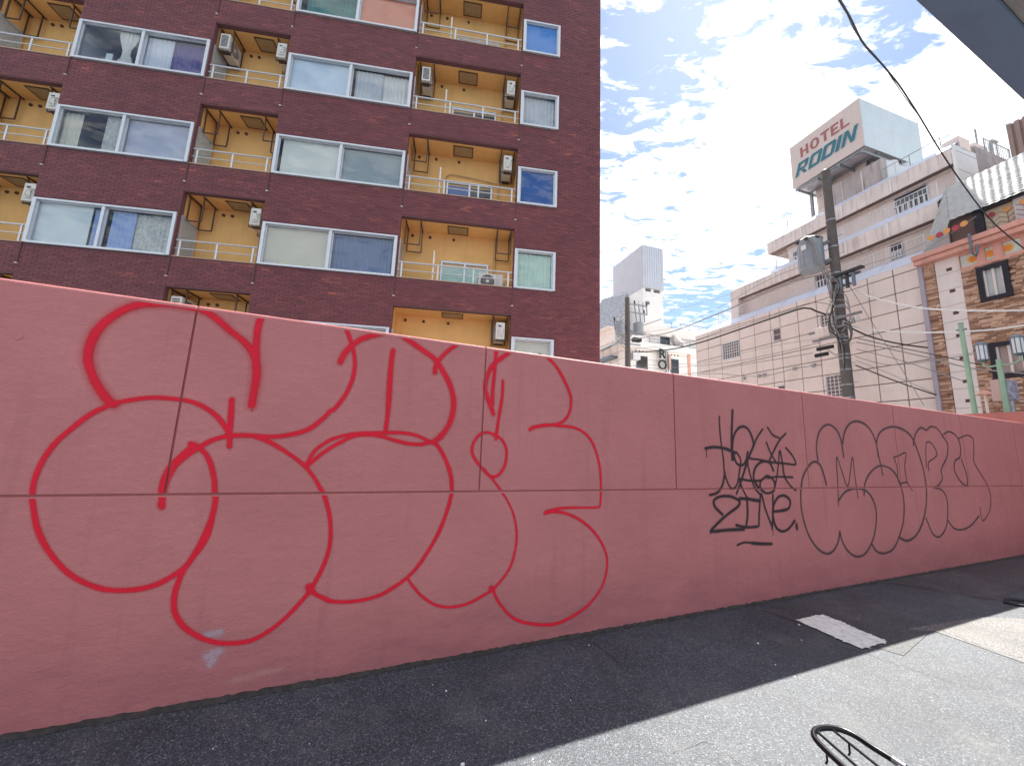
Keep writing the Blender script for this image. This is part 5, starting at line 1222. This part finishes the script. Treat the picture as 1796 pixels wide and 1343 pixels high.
# vertical sign with white framed black letters R and O
vs_ = thing('vertical_sign', 'slim projecting sign with big black letters on the white building', 'sign', FH, (-UM + .3, 23.7, 8.0))
def textmesh(ch, size, ext):
    cu = bpy.data.curves.new('t', 'FONT'); cu.body = ch; cu.size = size; cu.extrude = ext; cu.offset = size * .018; cu.align_x = 'CENTER'
    ob = bpy.data.objects.new('t', cu); COL.objects.link(ob); dg = bpy.context.evaluated_depsgraph_get()
    me = bpy.data.meshes.new_from_object(ob.evaluated_get(dg)); bpy.data.objects.remove(ob); return me
for ch, z in (('R', 10.25), ('O', 9.18)):
    for mt, sc_, dx, nm in (('letter_black', 1.25, .0, 'letter_' + ch.lower()), ('tile_white', 1.25, -.16, 'letter_back')):
        me = textmesh(ch, sc_, .03); me.materials.clear(); me.materials.append(MATS[mt]); o = bpy.data.objects.new(nm, me); COL.objects.link(o); o.parent = vs_
        # text plane faces the viewer: text x -> +v, text y -> z
        o.matrix_local = Matrix(((0, 0, 1, .15 + dx), (1, 0, 0, .0 + (.06 if dx else 0)), (0, 1, 0, z - 8.0), (0, 0, 0, 1)))
mb = MB(); mb.tube([(-UM + .25, 24.25, 8), (-UM + .25, 24.25, 11.0)], .04, 6); mb.tube([(-UM + .25, 24.5, 8), (-UM + .25, 24.5, 11.0)], .04, 6)
for z in (9.0, 10.1, 10.95): mb.tube([(-UM + .25, 24.25, z), (-UM + .25, 24.5, z)], .03, 6); mb.tube([(-UM, 24.3, z), (-UM + .25, 24.3, z)], .03, 6); mb.tube([(-UM + .28, 23.4, z), (-UM + .28, 24.25, z)], .025, 6)
mb.build('frame', 'lantern_grey', vs_)
MB().box(-UM + .1, -UM + .25, 24.62, 24.85, 9.3, 10.75).build('meter_box', 'box_pink', vs_)

# ------------------------------------------------------------------ utility poles
PV = 16.8; PU = 10.25
pole = thing('utility_pole', 'tall concrete utility pole with grey transformer in front of the hotel', 'utility pole', FH, (-PU, PV, 0))
mb = MB(); mb.tube([(-PU, PV, 0), (-PU, PV, 13.7)], .205, 18, True, .15); mb.build('shaft', 'pole_concrete', pole, smooth=True)
MB().disc((-PU, PV, 13.7), (0, 0, 1), .155, .04, 18, .1).build('cap', 'galv', pole)
for z in (11.35, 10.15, 9.0, 8.85, 8.45, 8.2, 7.6, 7.15, 6.3, 6.15, 5.6, 5.45, 5.0, 4.4, 3.9):
    MB().disc((-PU, PV, z), (0, 0, 1), .215 - z * .0035, .06, 18).build('band', 'galv', pole, smooth=True)
for i in range(22):
    z = 2.6 + i * .38; s_ = 1 if i % 2 else -1
    mb = MB(); mb.tube([(-PU + s_ * .15, PV, z), (-PU + s_ * .36, PV, z), (-PU + s_ * .36, PV, z + .03)], .012, 5); mb.build('step_bolt', 'galv', pole)
# transformer can on a bracket
tx, ty, tz = -PU - .62, PV - .42, 9.35
mb = MB(); mb.disc((tx, ty, tz), (0, 0, 1), .44, 1.35, 28); tf = mb.build('transformer', 'transformer_grey', pole, smooth=True, bevel=.03)
MB().disc((tx, ty, tz + 1.351), (0, 0, 1), .455, .08, 28, .36).build('lid', 'transformer_grey', tf, smooth=True)
for i in range(16):
    a_ = 2 * math.pi * i / 16; MB().box(tx + .44 * math.cos(a_) - .012, tx + .44 * math.cos(a_) + .012, ty + .44 * math.sin(a_) - .012, ty + .44 * math.sin(a_) + .012, tz + .1, tz + 1.1).build('fin', 'transformer_grey', tf)
for dx, dy in ((-.18, -.3), (.12, -.33), (.3, -.1)):
    mb = MB(); mb.tube([(tx + dx, ty + dy, tz + 1.2), (tx + dx * 1.3, ty + dy * 1.35, tz + 1.32)], .06, 10); mb.tube([(tx + dx * 1.3, ty + dy * 1.35, tz + 1.32), (tx + dx * 1.45, ty + dy * 1.5, tz + 1.36)], .085, 10); mb.build('bushing', 'ac_dark', tf)
MB().box(tx - .06, tx + .14, ty - .47, ty - .44, tz + .85, tz + 1.05).build('plate', 'tile_white', tf)
mb = MB(); mb.box(tx + .2, -PU, ty + .15, ty + .25, tz + .2, tz + .32); mb.box(tx + .2, -PU, ty + .15, ty + .25, tz + 1.0, tz + 1.12); mb.build('bracket', 'galv', pole)
for k_ in range(3):
    mb = MB(); o_ = .08 * k_; mb.tube(spline([(tx + .1 + o_, ty - .4, tz + 1.3), (tx + .35 + o_, ty - .45, tz + .9), (tx + .40 + o_, ty - .40, tz + .3), (tx + .52 + o_, ty - .1, tz - .5), (-PU - .15 + o_ * .5, PV - .2, tz - 1.4)], .1), .022, 6); mb.build('lead', 'cable_grey', pole)
# crossarms, boxes and coils
def arm(parent, z, x0, x1, y=0, mat='galv', h=.09):
    MB().box(-PU + x0, -PU + x1, PV + y - .045, PV + y + .045, z, z + h).build('crossarm', mat, parent)
arm(pole, 8.62, -.1, .95, -.2); arm(pole, 8.30, 0, .6, -.2); arm(pole, 7.05, -.1, .85, -.22); arm(pole, 6.70, -1.1, .3, -.22); arm(pole, 6.35, -1.0, .2, -.2)
mb = MB(); mb.box(-PU + .2, -PU + 1.15, PV - .5, PV - .28, 8.72, 8.80); mb.build('switch_plate', 'ac_dark', pole)
for i in range(3):
    mb = MB(); x = -PU + .35 + i * .22; mb.tube([(x, PV - .35, 8.15), (x, PV - .35, 8.70)], .06, 8); mb.build('fuse_cutout', 'ac_dark' if i % 2 else 'lantern_grey', pole)
MB().box(-PU - .75, -PU - .22, PV - .42, PV - .12, 6.45, 6.86).build('splice_box', 'tile_stained', pole, bevel=.04)
for i in range(4):
    x = -PU + .25 + i * .16; mb = MB(); mb.disc((x, PV - .25, 6.75), (0, 0, 1), .07, .22, 12, .04); mb.build('insulator', 'insulator' if i % 2 else 'galv', pole)
for k_ in range(5):
    mb = MB(); r_ = .30 + .05 * k_; cx_ = -PU + .30; cz_ = 6.35 + .02 * k_
    mb.tube([(cx_ + r_ * .55 * math.cos(t_), PV - .3 - .02 * k_, cz_ + r_ * math.sin(t_)) for t_ in np.linspace(-2.3, 1.6, 18)], .016, 5); mb.build('cable_loop', 'cable_grey' if k_ % 2 else 'cable_black', pole)
for k_ in range(6):
    mb = MB(); mb.tube(spline([(-PU - .25 + .12 * k_, PV - .30 - .03 * k_, 9.2 - .2 * k_), (-PU + .30 - .1 * k_, PV - .42, 8.3 - .3 * k_), (-PU - .28 + .1 * k_, PV - .36, 7.3 - .25 * k_), (-PU + .12, PV - .28, 6.0 - .2 * k_)], .1), .018, 5); mb.build('cable_loop', 'cable_black' if k_ % 2 else 'cable_grey', pole)
for k_ in range(3):
    mb = MB(); mb.tube(spline([(-PU - .2, PV - .25, 7.6 + .3 * k_), (-PU + .45, PV - .35, 7.4 + .25 * k_), (-PU + .50, PV - .3, 6.9), (-PU + .15, PV - .25, 6.5)], .1), .02, 5); mb.build('cable_loop', 'cable_grey', pole)
# service terminals hanging on the cables left of the pole
for (q, w_) in (((-10.801, 16.6, 6.022), .62), ((-10.955, 16.6, 5.768), .5)):
    MB().box(q[0] - w_ / 2, q[0] + w_ / 2, q[1] - .06, q[1] + .06, q[2] - .07, q[2] + .07).build('terminal_closure', 'cable_black', pole, bevel=.02)
mb = MB(); mb.tube(spline([(-10.703, 16.6, 5.903), (-10.429, 16.6, 5.654), (-10.278, 16.7, 5.771), (-10.264, 16.75, 6.052)], .1), .02, 6); mb.build('drop_lead', 'cable_grey', pole)
# far pole
FU, FV = 26.0, 17.55
fp = thing('utility_pole', 'distant utility pole crowded with insulators before the white building', 'utility pole', FH, (-FU, FV, 0))
mb = MB(); mb.tube([(-FU, FV, 0), (-FU, FV, 13.9)], .27, 14, True, .19); mb.build('shaft', 'pole_concrete', fp, smooth=True)
for z, x0, x1 in ((13.4, -.2, 1.9), (12.7, -.3, 1.9), (11.7, -1.3, .3), (10.9, -1.1, 1.6), (10.0, -.6, 1.2)):
    MB().box(-FU - .05, -FU + .05, FV + x0, FV + x1, z, z + .10).build('crossarm', 'galv', fp)
for i, (dv_, z) in enumerate(((.7, 13.5), (1.1, 13.5), (1.5, 13.5), (1.85, 13.5), (.8, 12.8), (1.2, 12.8), (1.6, 12.8), (-.5, 11.8), (-.9, 11.8), (-1.2, 11.8))):
    mb = MB(); mb.disc((-FU, FV + dv_, z), (0, 0, 1), .09, .30, 10, .05); mb.build('insulator', 'ac_dark' if i % 3 == 0 else 'insulator', fp)
    mb = MB(); mb.tube([(-FU, FV + dv_, z - .1), (-FU, FV + dv_ + .05, z - .75)], .04, 6); mb.build('fuse_cutout', 'lantern_grey', fp)
for (x, y, z, r_, h_) in ((.1, .95, 10.95, .42, .85), (.1, -.75, 10.7, .36, .85)):
    mb = MB(); mb.disc((-FU + x, FV + y, z), (0, 0, 1), r_, h_, 20); tq = mb.build('transformer', 'transformer_grey', fp, smooth=True); MB().disc((-FU + x, FV + y, z + h_), (0, 0, 1), r_ * 1.03, .08, 20, r_ * .8).build('lid', 'galv', tq)
mb = MB(); mb.tube([(-FU + .1, FV + 1.35, 11.3), (-FU + .1, FV + 2.0, 10.75)], .09, 8); mb.build('arrester', 'insulator', fp)
MB().box(-FU - .3, -FU + .3, FV + .3, FV + 1.0, 8.75, 9.35).build('splice_box', 'tile_shade_blue', fp, bevel=.04)
MB().box(-FU - .2, -FU + .2, FV + .5, FV + 1.2, 10.3, 10.6).build('switch_box', 'cable_black', fp)
for k_ in range(5):
    mb = MB(); mb.tube(spline([(-FU + .1, FV - .2, 12.6 - k_ * .5), (-FU + .1, FV - .7 - .1 * k_, 12.0 - k_ * .4), (-FU + .1, FV - .55, 11.0 - k_ * .3), (-FU + .1, FV - .1, 10.6 - k_ * .3)], .2), .025, 5); mb.build('cable_loop', 'cable_grey', fp)
mb = MB(); mb.tube([(-FU + .1, FV + 1.0, 11.55), (-FU + .1, FV + 3.2, 12.5)], .05, 6); mb.build('stay_arm', 'galv', fp)

# ------------------------------------------------------------------ overhead cables
def cable(pts, r_, mat, label, world=True, knots=()):
    mb = MB(); P = spline(pts, .35); mb.tube(P, r_, 6)
    o = mb.build('overhead_cable', mat); o.data.materials.clear(); o.data.materials.append(MATS[mat])
    base = Vector(pts[0])
    for q in o.data.vertices: q.co -= base
    o.location = base
    return tag(o, label, 'cable', 'overhead cables along the side street')
FAR = (lambda M_: [tuple(M_ @ Vector(p)) for p in ((-FU, FV, 11.0), (-FU, FV, 9.2))])(FH)
cable([(13.049, 14.792, 9.244), (12.925, 15.282, 9.243), (12.655, 16.341, 9.45), (12.328, 17.625, 9.484), (11.913, 19.259, 9.421), (11.196, 22.077, 9.425), (10.551, 24.613, 9.495), (9.926, 27.069, 9.827), (9.271, 29.644, 10.263)], .03, 'cable_grey', 'thick grey cable running from the transformer pole past the hotel railing')
cable([(12.943, 15.211, 7.451), (12.845, 15.596, 7.733), (12.717, 16.097, 8.066), (12.377, 17.435, 8.093), (11.799, 19.707, 8.088), (11.177, 22.149, 8.104), (10.538, 24.663, 8.298), (9.742, 27.789, 8.844), (9.266, 29.662, 9.333)], .04, 'cable_black', 'dark cable across the hotel front just under the first terrace')
cable([(12.841, 15.611, 5.403), (12.599, 16.561, 5.465), (12.096, 18.537, 5.417), (11.37, 21.391, 6.067), (10.517, 24.744, 6.396)], .018, 'cable_grey', 'thin low wire crossing the hotel panels above the wall')
cable([(12.765, 15.907, 5.985), (12.478, 17.037, 6.035), (11.857, 19.477, 6.179), (11.264, 21.807, 6.242), (10.067, 26.512, 6.772)], .018, 'cable_grey', 'thin wire below the small square hotel window')
cable([(12.862, 15.529, 6.362), (12.484, 17.012, 6.349), (11.861, 19.461, 6.418), (11.27, 21.785, 6.642), (10.38, 25.281, 7.148)], .015, 'cable_grey', 'fine upper wire crossing below the grilled hotel window')
cable([(13.245, 14.14, 8.11), (13.028, 13.48, 7.6), (12.907, 12.85, 7.17), (12.899, 11.849, 6.543), (12.841, 11.012, 6.139), (12.822, 10.05, 5.754), (12.877, 9.185, 5.459), (12.944, 8.284, 5.243)], .028, 'cable_white', 'upper bright white cable sagging across the cream panel strip')
cable([(13.173, 14.376, 6.703), (13.123, 13.511, 6.296), (13.034, 12.434, 5.88), (13.031, 11.417, 5.555), (12.993, 10.517, 5.317), (12.98, 9.875, 5.185), (12.865, 9.225, 5.083), (12.76, 8.201, 4.936)], .026, 'cable_white', 'lower bright white cable passing behind the green post top')
cable([(13.17, 14.383, 6.613), (13.7, 14.361, 6.351), (14.251, 14.268, 6.142), (14.769, 13.943, 5.895), (15.195, 13.403, 5.642)], .028, 'cable_black', 'black cable from the pole to the stone corner of the clad building')
cable([(13.188, 14.325, 8.377), (13.13, 13.488, 6.549), (12.918, 12.471, 4.647), (12.642, 11.664, 3.313)], .012, 'cable_grey', 'straight guy wire slanting down from the pole to the right')
cable([(13.2, 14.285, 6.036), (13.329, 13.178, 5.488), (13.5, 11.936, 4.841), (13.378, 10.967, 4.36), (13.338, 9.731, 3.956)], .02, 'cable_grey', 'thin wire passing under the lanterns at the right')
cable([(13.165, 14.399, 5.161), (13.941, 13.916, 4.573), (14.653, 13.639, 4.176), (15.191, 13.416, 3.9)], .022, 'cable_black', 'low black cable ending at the foot of the stone corner')
cable([(13.174, 14.37, 5.492), (13.394, 13.311, 4.94), (13.499, 11.939, 4.805), (13.458, 10.705, 4.763)], .014, 'cable_grey', 'fine wire curving up behind the green post')
cable([(13.193, 14.309, 5.77), (13.653, 13.147, 5.08), (14.02, 12.288, 4.464), (14.165, 11.813, 4.143)], .016, 'cable_grey', 'fine wire dipping across the pale hotel corner')
cable([(13.194, 14.306, 6.223), (13.333, 13.167, 5.61), (13.345, 12.101, 5.1), (13.447, 10.742, 4.401), (13.333, 9.745, 3.823)], .014, 'cable_black', 'thin black wire dropping gently from the pole under the lower white cable')
cable([(13.181, 14.347, 5.329), (13.625, 13.579, 4.69), (14.124, 12.631, 3.854)], .012, 'cable_grey', 'fine wire just above the low black cable end')
cable([(13.268, 14.064, 8.976), (13.909, 13.336, 9.058), (14.879, 12.897, 9.472)], .010, 'cable_grey', 'thin wire rising from the pole to the second terrace corner')
cable([(13.014, 14.932, 9.386), (12.693, 16.194, 9.985), (12.181, 18.206, 10.023), (11.424, 21.179, 9.718), (10.553, 24.603, 9.728), (9.273, 29.634, 10.778)], .012, 'cable_grey', 'fine wire running just above the thick grey cable')
cable([(13.029, 14.87, 7.625), (12.842, 15.607, 8.146), (12.305, 17.715, 8.272), (11.709, 20.058, 8.385), (10.812, 23.585, 8.407), (9.267, 29.658, 9.518)], .012, 'cable_black', 'fine wire running just above the dark cable on the hotel front')
cable([(12.952, 15.173, 6.631), (12.748, 15.976, 6.581), (12.35, 17.539, 6.725), (11.777, 19.791, 6.798), (11.043, 22.676, 6.891), (9.361, 29.29, 8.148)], .010, 'cable_grey', 'fine wire through the middle of the hotel panels')
cable([(13.077, 22.213, 11.215), (16.395, 32.201, 14.638), (13.604, 33.439, 14.073)], .015, 'cable_grey', 'hair thin wire against the sky left of the hotel')
cable([(4.41, 4.478, 8.042), (5.136, 5.067, 8.524), (6.036, 5.801, 9.041), (6.677, 6.266, 9.357), (7.361, 6.717, 9.634), (8.427, 7.413, 9.969), (9.161, 7.897, 10.129), (10.095, 8.508, 10.28), (11.626, 9.415, 10.087), (12.631, 9.822, 9.4), (13.122, 9.889, 8.701), (13.357, 9.791, 8.125), (13.624, 9.542, 7.352), (13.887, 9.247, 6.539)], .016, 'cable_black', 'thick dark cable bundle coming down from overhead to the clad building')
cable([(4.393, 4.498, 8.109), (5.098, 5.061, 8.557), (5.979, 5.788, 9.096), (7.346, 6.71, 9.653), (8.44, 7.444, 9.928), (9.066, 7.863, 10.089), (10.1, 8.513, 10.269)], .008, 'cable_black', 'thin messenger wire lashed beside the thick dark cable bundle')
cable([(15.071, 11.178, 13.085), (13.928, 9.871, 12.021), (13.398, 9.2, 11.441), (12.914, 8.501, 10.818)], .012, 'cable_grey', 'short thin wire in the sky under the dark canopy edge')

# ------------------------------------------------------------------ street furniture at the right
gp = thing('green_post', 'slim pale green painted post standing behind the wall end', 'post', FH, (-5.77, 14.0, 0))
mb = MB(); mb.tube([(-5.76, 14, 0), (-5.79, 14, 5.2)], .055, 14, True, .048); mb.build('shaft', 'green_paint', gp, smooth=True)
MB().disc((-5.79, 14, 5.2), (0, 0, 1), .062, .03, 14, .05).build('cap', 'green_paint', gp)
MB().box(-5.88, -5.70, 13.96, 14.04, 5.02, 5.06).build('bolt', 'galv', gp)
lp = thing('lamp_post', 'pale green lamp post carrying two barrel lanterns on curved arms', 'lamp post', FH, (-5.24, 14.0, 0))
mb = MB(); mb.tube([(-5.24, 14, 0), (-5.24, 14, 4.13)], .05, 12); mb.build('shaft', 'green_paint', lp, smooth=True)
for q in ((-5.496, 14, 4.541), (-4.902, 14, 4.579)):
    x, zt = q[0], q[2]; hgt = .37
    am = MB(); am.tube(spline([(-5.24, 14, 4.0), ((x - 5.24) / 2, 14, 3.98), (x, 14, zt - hgt - .16), (x, 14, zt - hgt - .06)], .05), .022, 6); am.build('arm', 'green_paint', lp)
    ln = MB(); ln.disc((x, 14, zt - hgt), (0, 0, 1), .098, hgt, 8, .102); lo = ln.build('lantern', 'lantern_glass', lp)
    ca = MB(); ca.disc((x, 14, zt), (0, 0, 1), .122, .03, 8, .115); ca.disc((x, 14, zt + .03), (0, 0, 1), .115, .06, 8, .04); ca.disc((x, 14, zt - hgt - .05), (0, 0, 1), .06, .05, 8, .115)
    for i in range(8):
        a_ = 2 * math.pi * i / 8; ca.tube([(x + .104 * math.cos(a_), 14 + .104 * math.sin(a_), zt - hgt), (x + .108 * math.cos(a_), 14 + .108 * math.sin(a_), zt)], .010, 5)
    ca.build('lantern_cage', 'lantern_grey', lo)
sb = thing('sign_box', 'pink and blue box sign on a short post below the lanterns', 'sign', FH, (-5.22, 14.25, 0))
MB().box(-5.45, -5.20, 14.0, 14.5, 3.12, 3.65).build('box', 'box_pink', sb, bevel=.01)
MB().box(-5.198, -5.18, 14.03, 14.47, 3.15, 3.62).build('poster', 'poster', sb)
mb = MB(); mb.tube([(-5.25, 14.2, 0), (-5.25, 14.2, 3.12)], .075, 10); mb.build('post', 'galv', sb)
rw = MB().box(-5.6, 2.0, 13.0, 13.2, 0, 2.755).build('low_wall', 'red_wall'); tag(setup(rw, FH, (-1.8, 13.1, 0)), 'bright red low wall glimpsed over the far end of the pink wall', 'wall')
pr = thing('parasol', 'small orange awning tip beside the sign box', 'parasol', FH, (-6.1, 15, 0))
q = (-5.949, 15, 3.512)
mb = MB(); mb.disc((q[0], 15, q[2] - .10), (0, 0, 1), .22, .13, 4, .02); mb.build('canopy', 'orange_band', pr)
mb = MB(); mb.tube([(q[0], 15, 0), (q[0], 15, q[2])], .03, 8); mb.build('pole', 'tile_cream', pr)

# ------------------------------------------------------------------ canopy of the building on the viewer's side of the street
cn = thing('canopy', 'dark steel edged canopy overhead with a beige underside', 'canopy', FW, (5, 0, 3.3))
MB().box(1.55, 9, .404, .527, 3.3, 3.55).build('edge_beam', 'canopy_steel', cn, bevel=.006)
MB().box(1.55, 9, -.9, .402, 3.33, 3.45).build('soffit', 'canopy_soffit', cn)
for x in (4.5, 8.6): MB().box(x, x + .12, -.95, -.83, 0, 3.33).build('post', 'canopy_steel', cn)

# ------------------------------------------------------------------ bicycle below the view with its rear rack in sight
bk = thing('bicycle', 'bicycle with a black tubular rear rack reaching into the bottom edge', 'bicycle', None, (1.08, .95, 0))
zr = .72
Lr = [(1.012, 1.05, zr), (1.004, 1.25, zr), (1.002, 1.345, zr), (1.012, 1.392, zr), (1.045, 1.422, zr), (1.09, 1.432, zr), (1.128, 1.425, zr), (1.150, 1.400, zr), (1.163, 1.35, zr), (1.185, 1.27, zr), (1.205, 1.05, zr)]
mb = MB(); mb.tube(spline(Lr, .012), .0088, 10); mb.build('rack_rail', 'rack_black', bk, smooth=True)
for a, b_ in (((1.040, 1.412, zr - .002), (1.060, 1.03, zr - .002)), ((1.100, 1.426, zr - .002), (1.135, 1.03, zr - .002))):
    mb = MB(); mb.tube([a, b_], .004, 8); mb.build('rack_rod', 'rack_black', bk, smooth=True)
for a in ((1.005, 1.335, zr), (1.106, 1.372, zr)):
    mb = MB(); mb.tube([a, (a[0] - .001, a[1] - .002, a[2] - .03), (a[0] - .008, a[1] - .004, a[2] - .036)], .003, 6); mb.build('hook', 'rack_black', bk)
mb = MB(); mb.tube([(1.178, 1.302, zr + .001), (1.186, 1.272, zr + .001)], .0105, 10); mb.tube(spline([(1.182, 1.285, zr), (1.155, 1.25, zr - .005), (1.150, 1.15, zr - .01), (1.12, 1.0, zr - .05)], .02), .006, 8); mb.build('clamp', 'rack_clip', bk, smooth=True)
for x in (1.02, 1.16): mb = MB(); mb.tube([(x, 1.15, zr), (x, 1.02, .33)], .006, 8); mb.build('rack_stay', 'rack_black', bk)
def wheel(cy):
    t_ = np.linspace(0, 2 * math.pi, 49); mb = MB(); mb.tube([(1.09, cy + .31 * math.cos(a), .33 + .31 * math.sin(a)) for a in t_], .02, 8, False); w = mb.build('wheel', 'tyre', bk, smooth=True)
    mb = MB(); mb.tube([(1.09, cy + .285 * math.cos(a), .33 + .285 * math.sin(a)) for a in t_], .009, 6, False); mb.build('rim', 'rack_clip', w, smooth=True)
    mb = MB(); mb.tube([(1.05, cy, .33), (1.13, cy, .33)], .022, 10)
    for i in range(18):
        a = 2 * math.pi * i / 18; mb.tube([(1.09, cy, .33), (1.09, cy + .285 * math.cos(a), .33 + .285 * math.sin(a))], .0015, 4, False)
    mb.build('spokes', 'rack_clip', w)
wheel(1.02); wheel(-.02)
mb = MB()
for a, b_ in (((1.09, 1.02, .33), (1.09, .60, .30)), ((1.09, 1.02, .33), (1.09, .74, .74)), ((1.09, .60, .30), (1.09, .74, .82)), ((1.09, .60, .30), (1.09, .12, .76)), ((1.09, .72, .70), (1.09, .12, .82)), ((1.09, .10, .90), (1.09, -.02, .33))): mb.tube([a, b_], .016, 8)
mb.build('frame', 'rack_black', bk, smooth=True)
mb = MB(); mb.hexa([(1.03, .87, .84), (1.15, .87, .84), (1.115, .60, .84), (1.065, .60, .84), (1.02, .88, .90), (1.16, .88, .90), (1.11, .59, .89), (1.07, .59, .89)]); mb.build('saddle', 'saddle', bk, bevel=.015)
mb = MB(); mb.tube(spline([(.82, .22, 1.02), (.90, .12, 1.02), (1.09, .10, .98), (1.28, .12, 1.02), (1.36, .22, 1.02)], .03), .012, 8); mb.build('handlebar', 'rack_clip', bk, smooth=True)
# dark metal foot lying at the far right edge of the shadow
q = (5.998, 4.829)
ft = thing('metal_foot', 'small black metal stand foot lying on the tarmac at the shadow edge', 'stand foot', None, (q[0], q[1], 0))
mb = MB(); mb.tube(spline([(q[0] - .10, q[1] - .0, .015), (q[0], q[1] + .06, .03), (q[0] + .15, q[1] + .02, .03), (q[0] + .5, q[1] - .08, .04)], .03), .018, 8); mb.build('bar', 'scrap_black', ft, smooth=True)
mb = MB(); mb.tube(spline([(q[0] - .12, q[1] + .01, .012), (q[0] - .04, q[1] - .09, .012), (q[0] + .12, q[1] - .10, .015), (q[0] + .5, q[1] - .16, .03)], .03), .016, 8); mb.build('hoop', 'scrap_black', ft, smooth=True)

# the helper property is only for building
for o in bpy.data.objects:
    if '_org' in o: del o['_org']
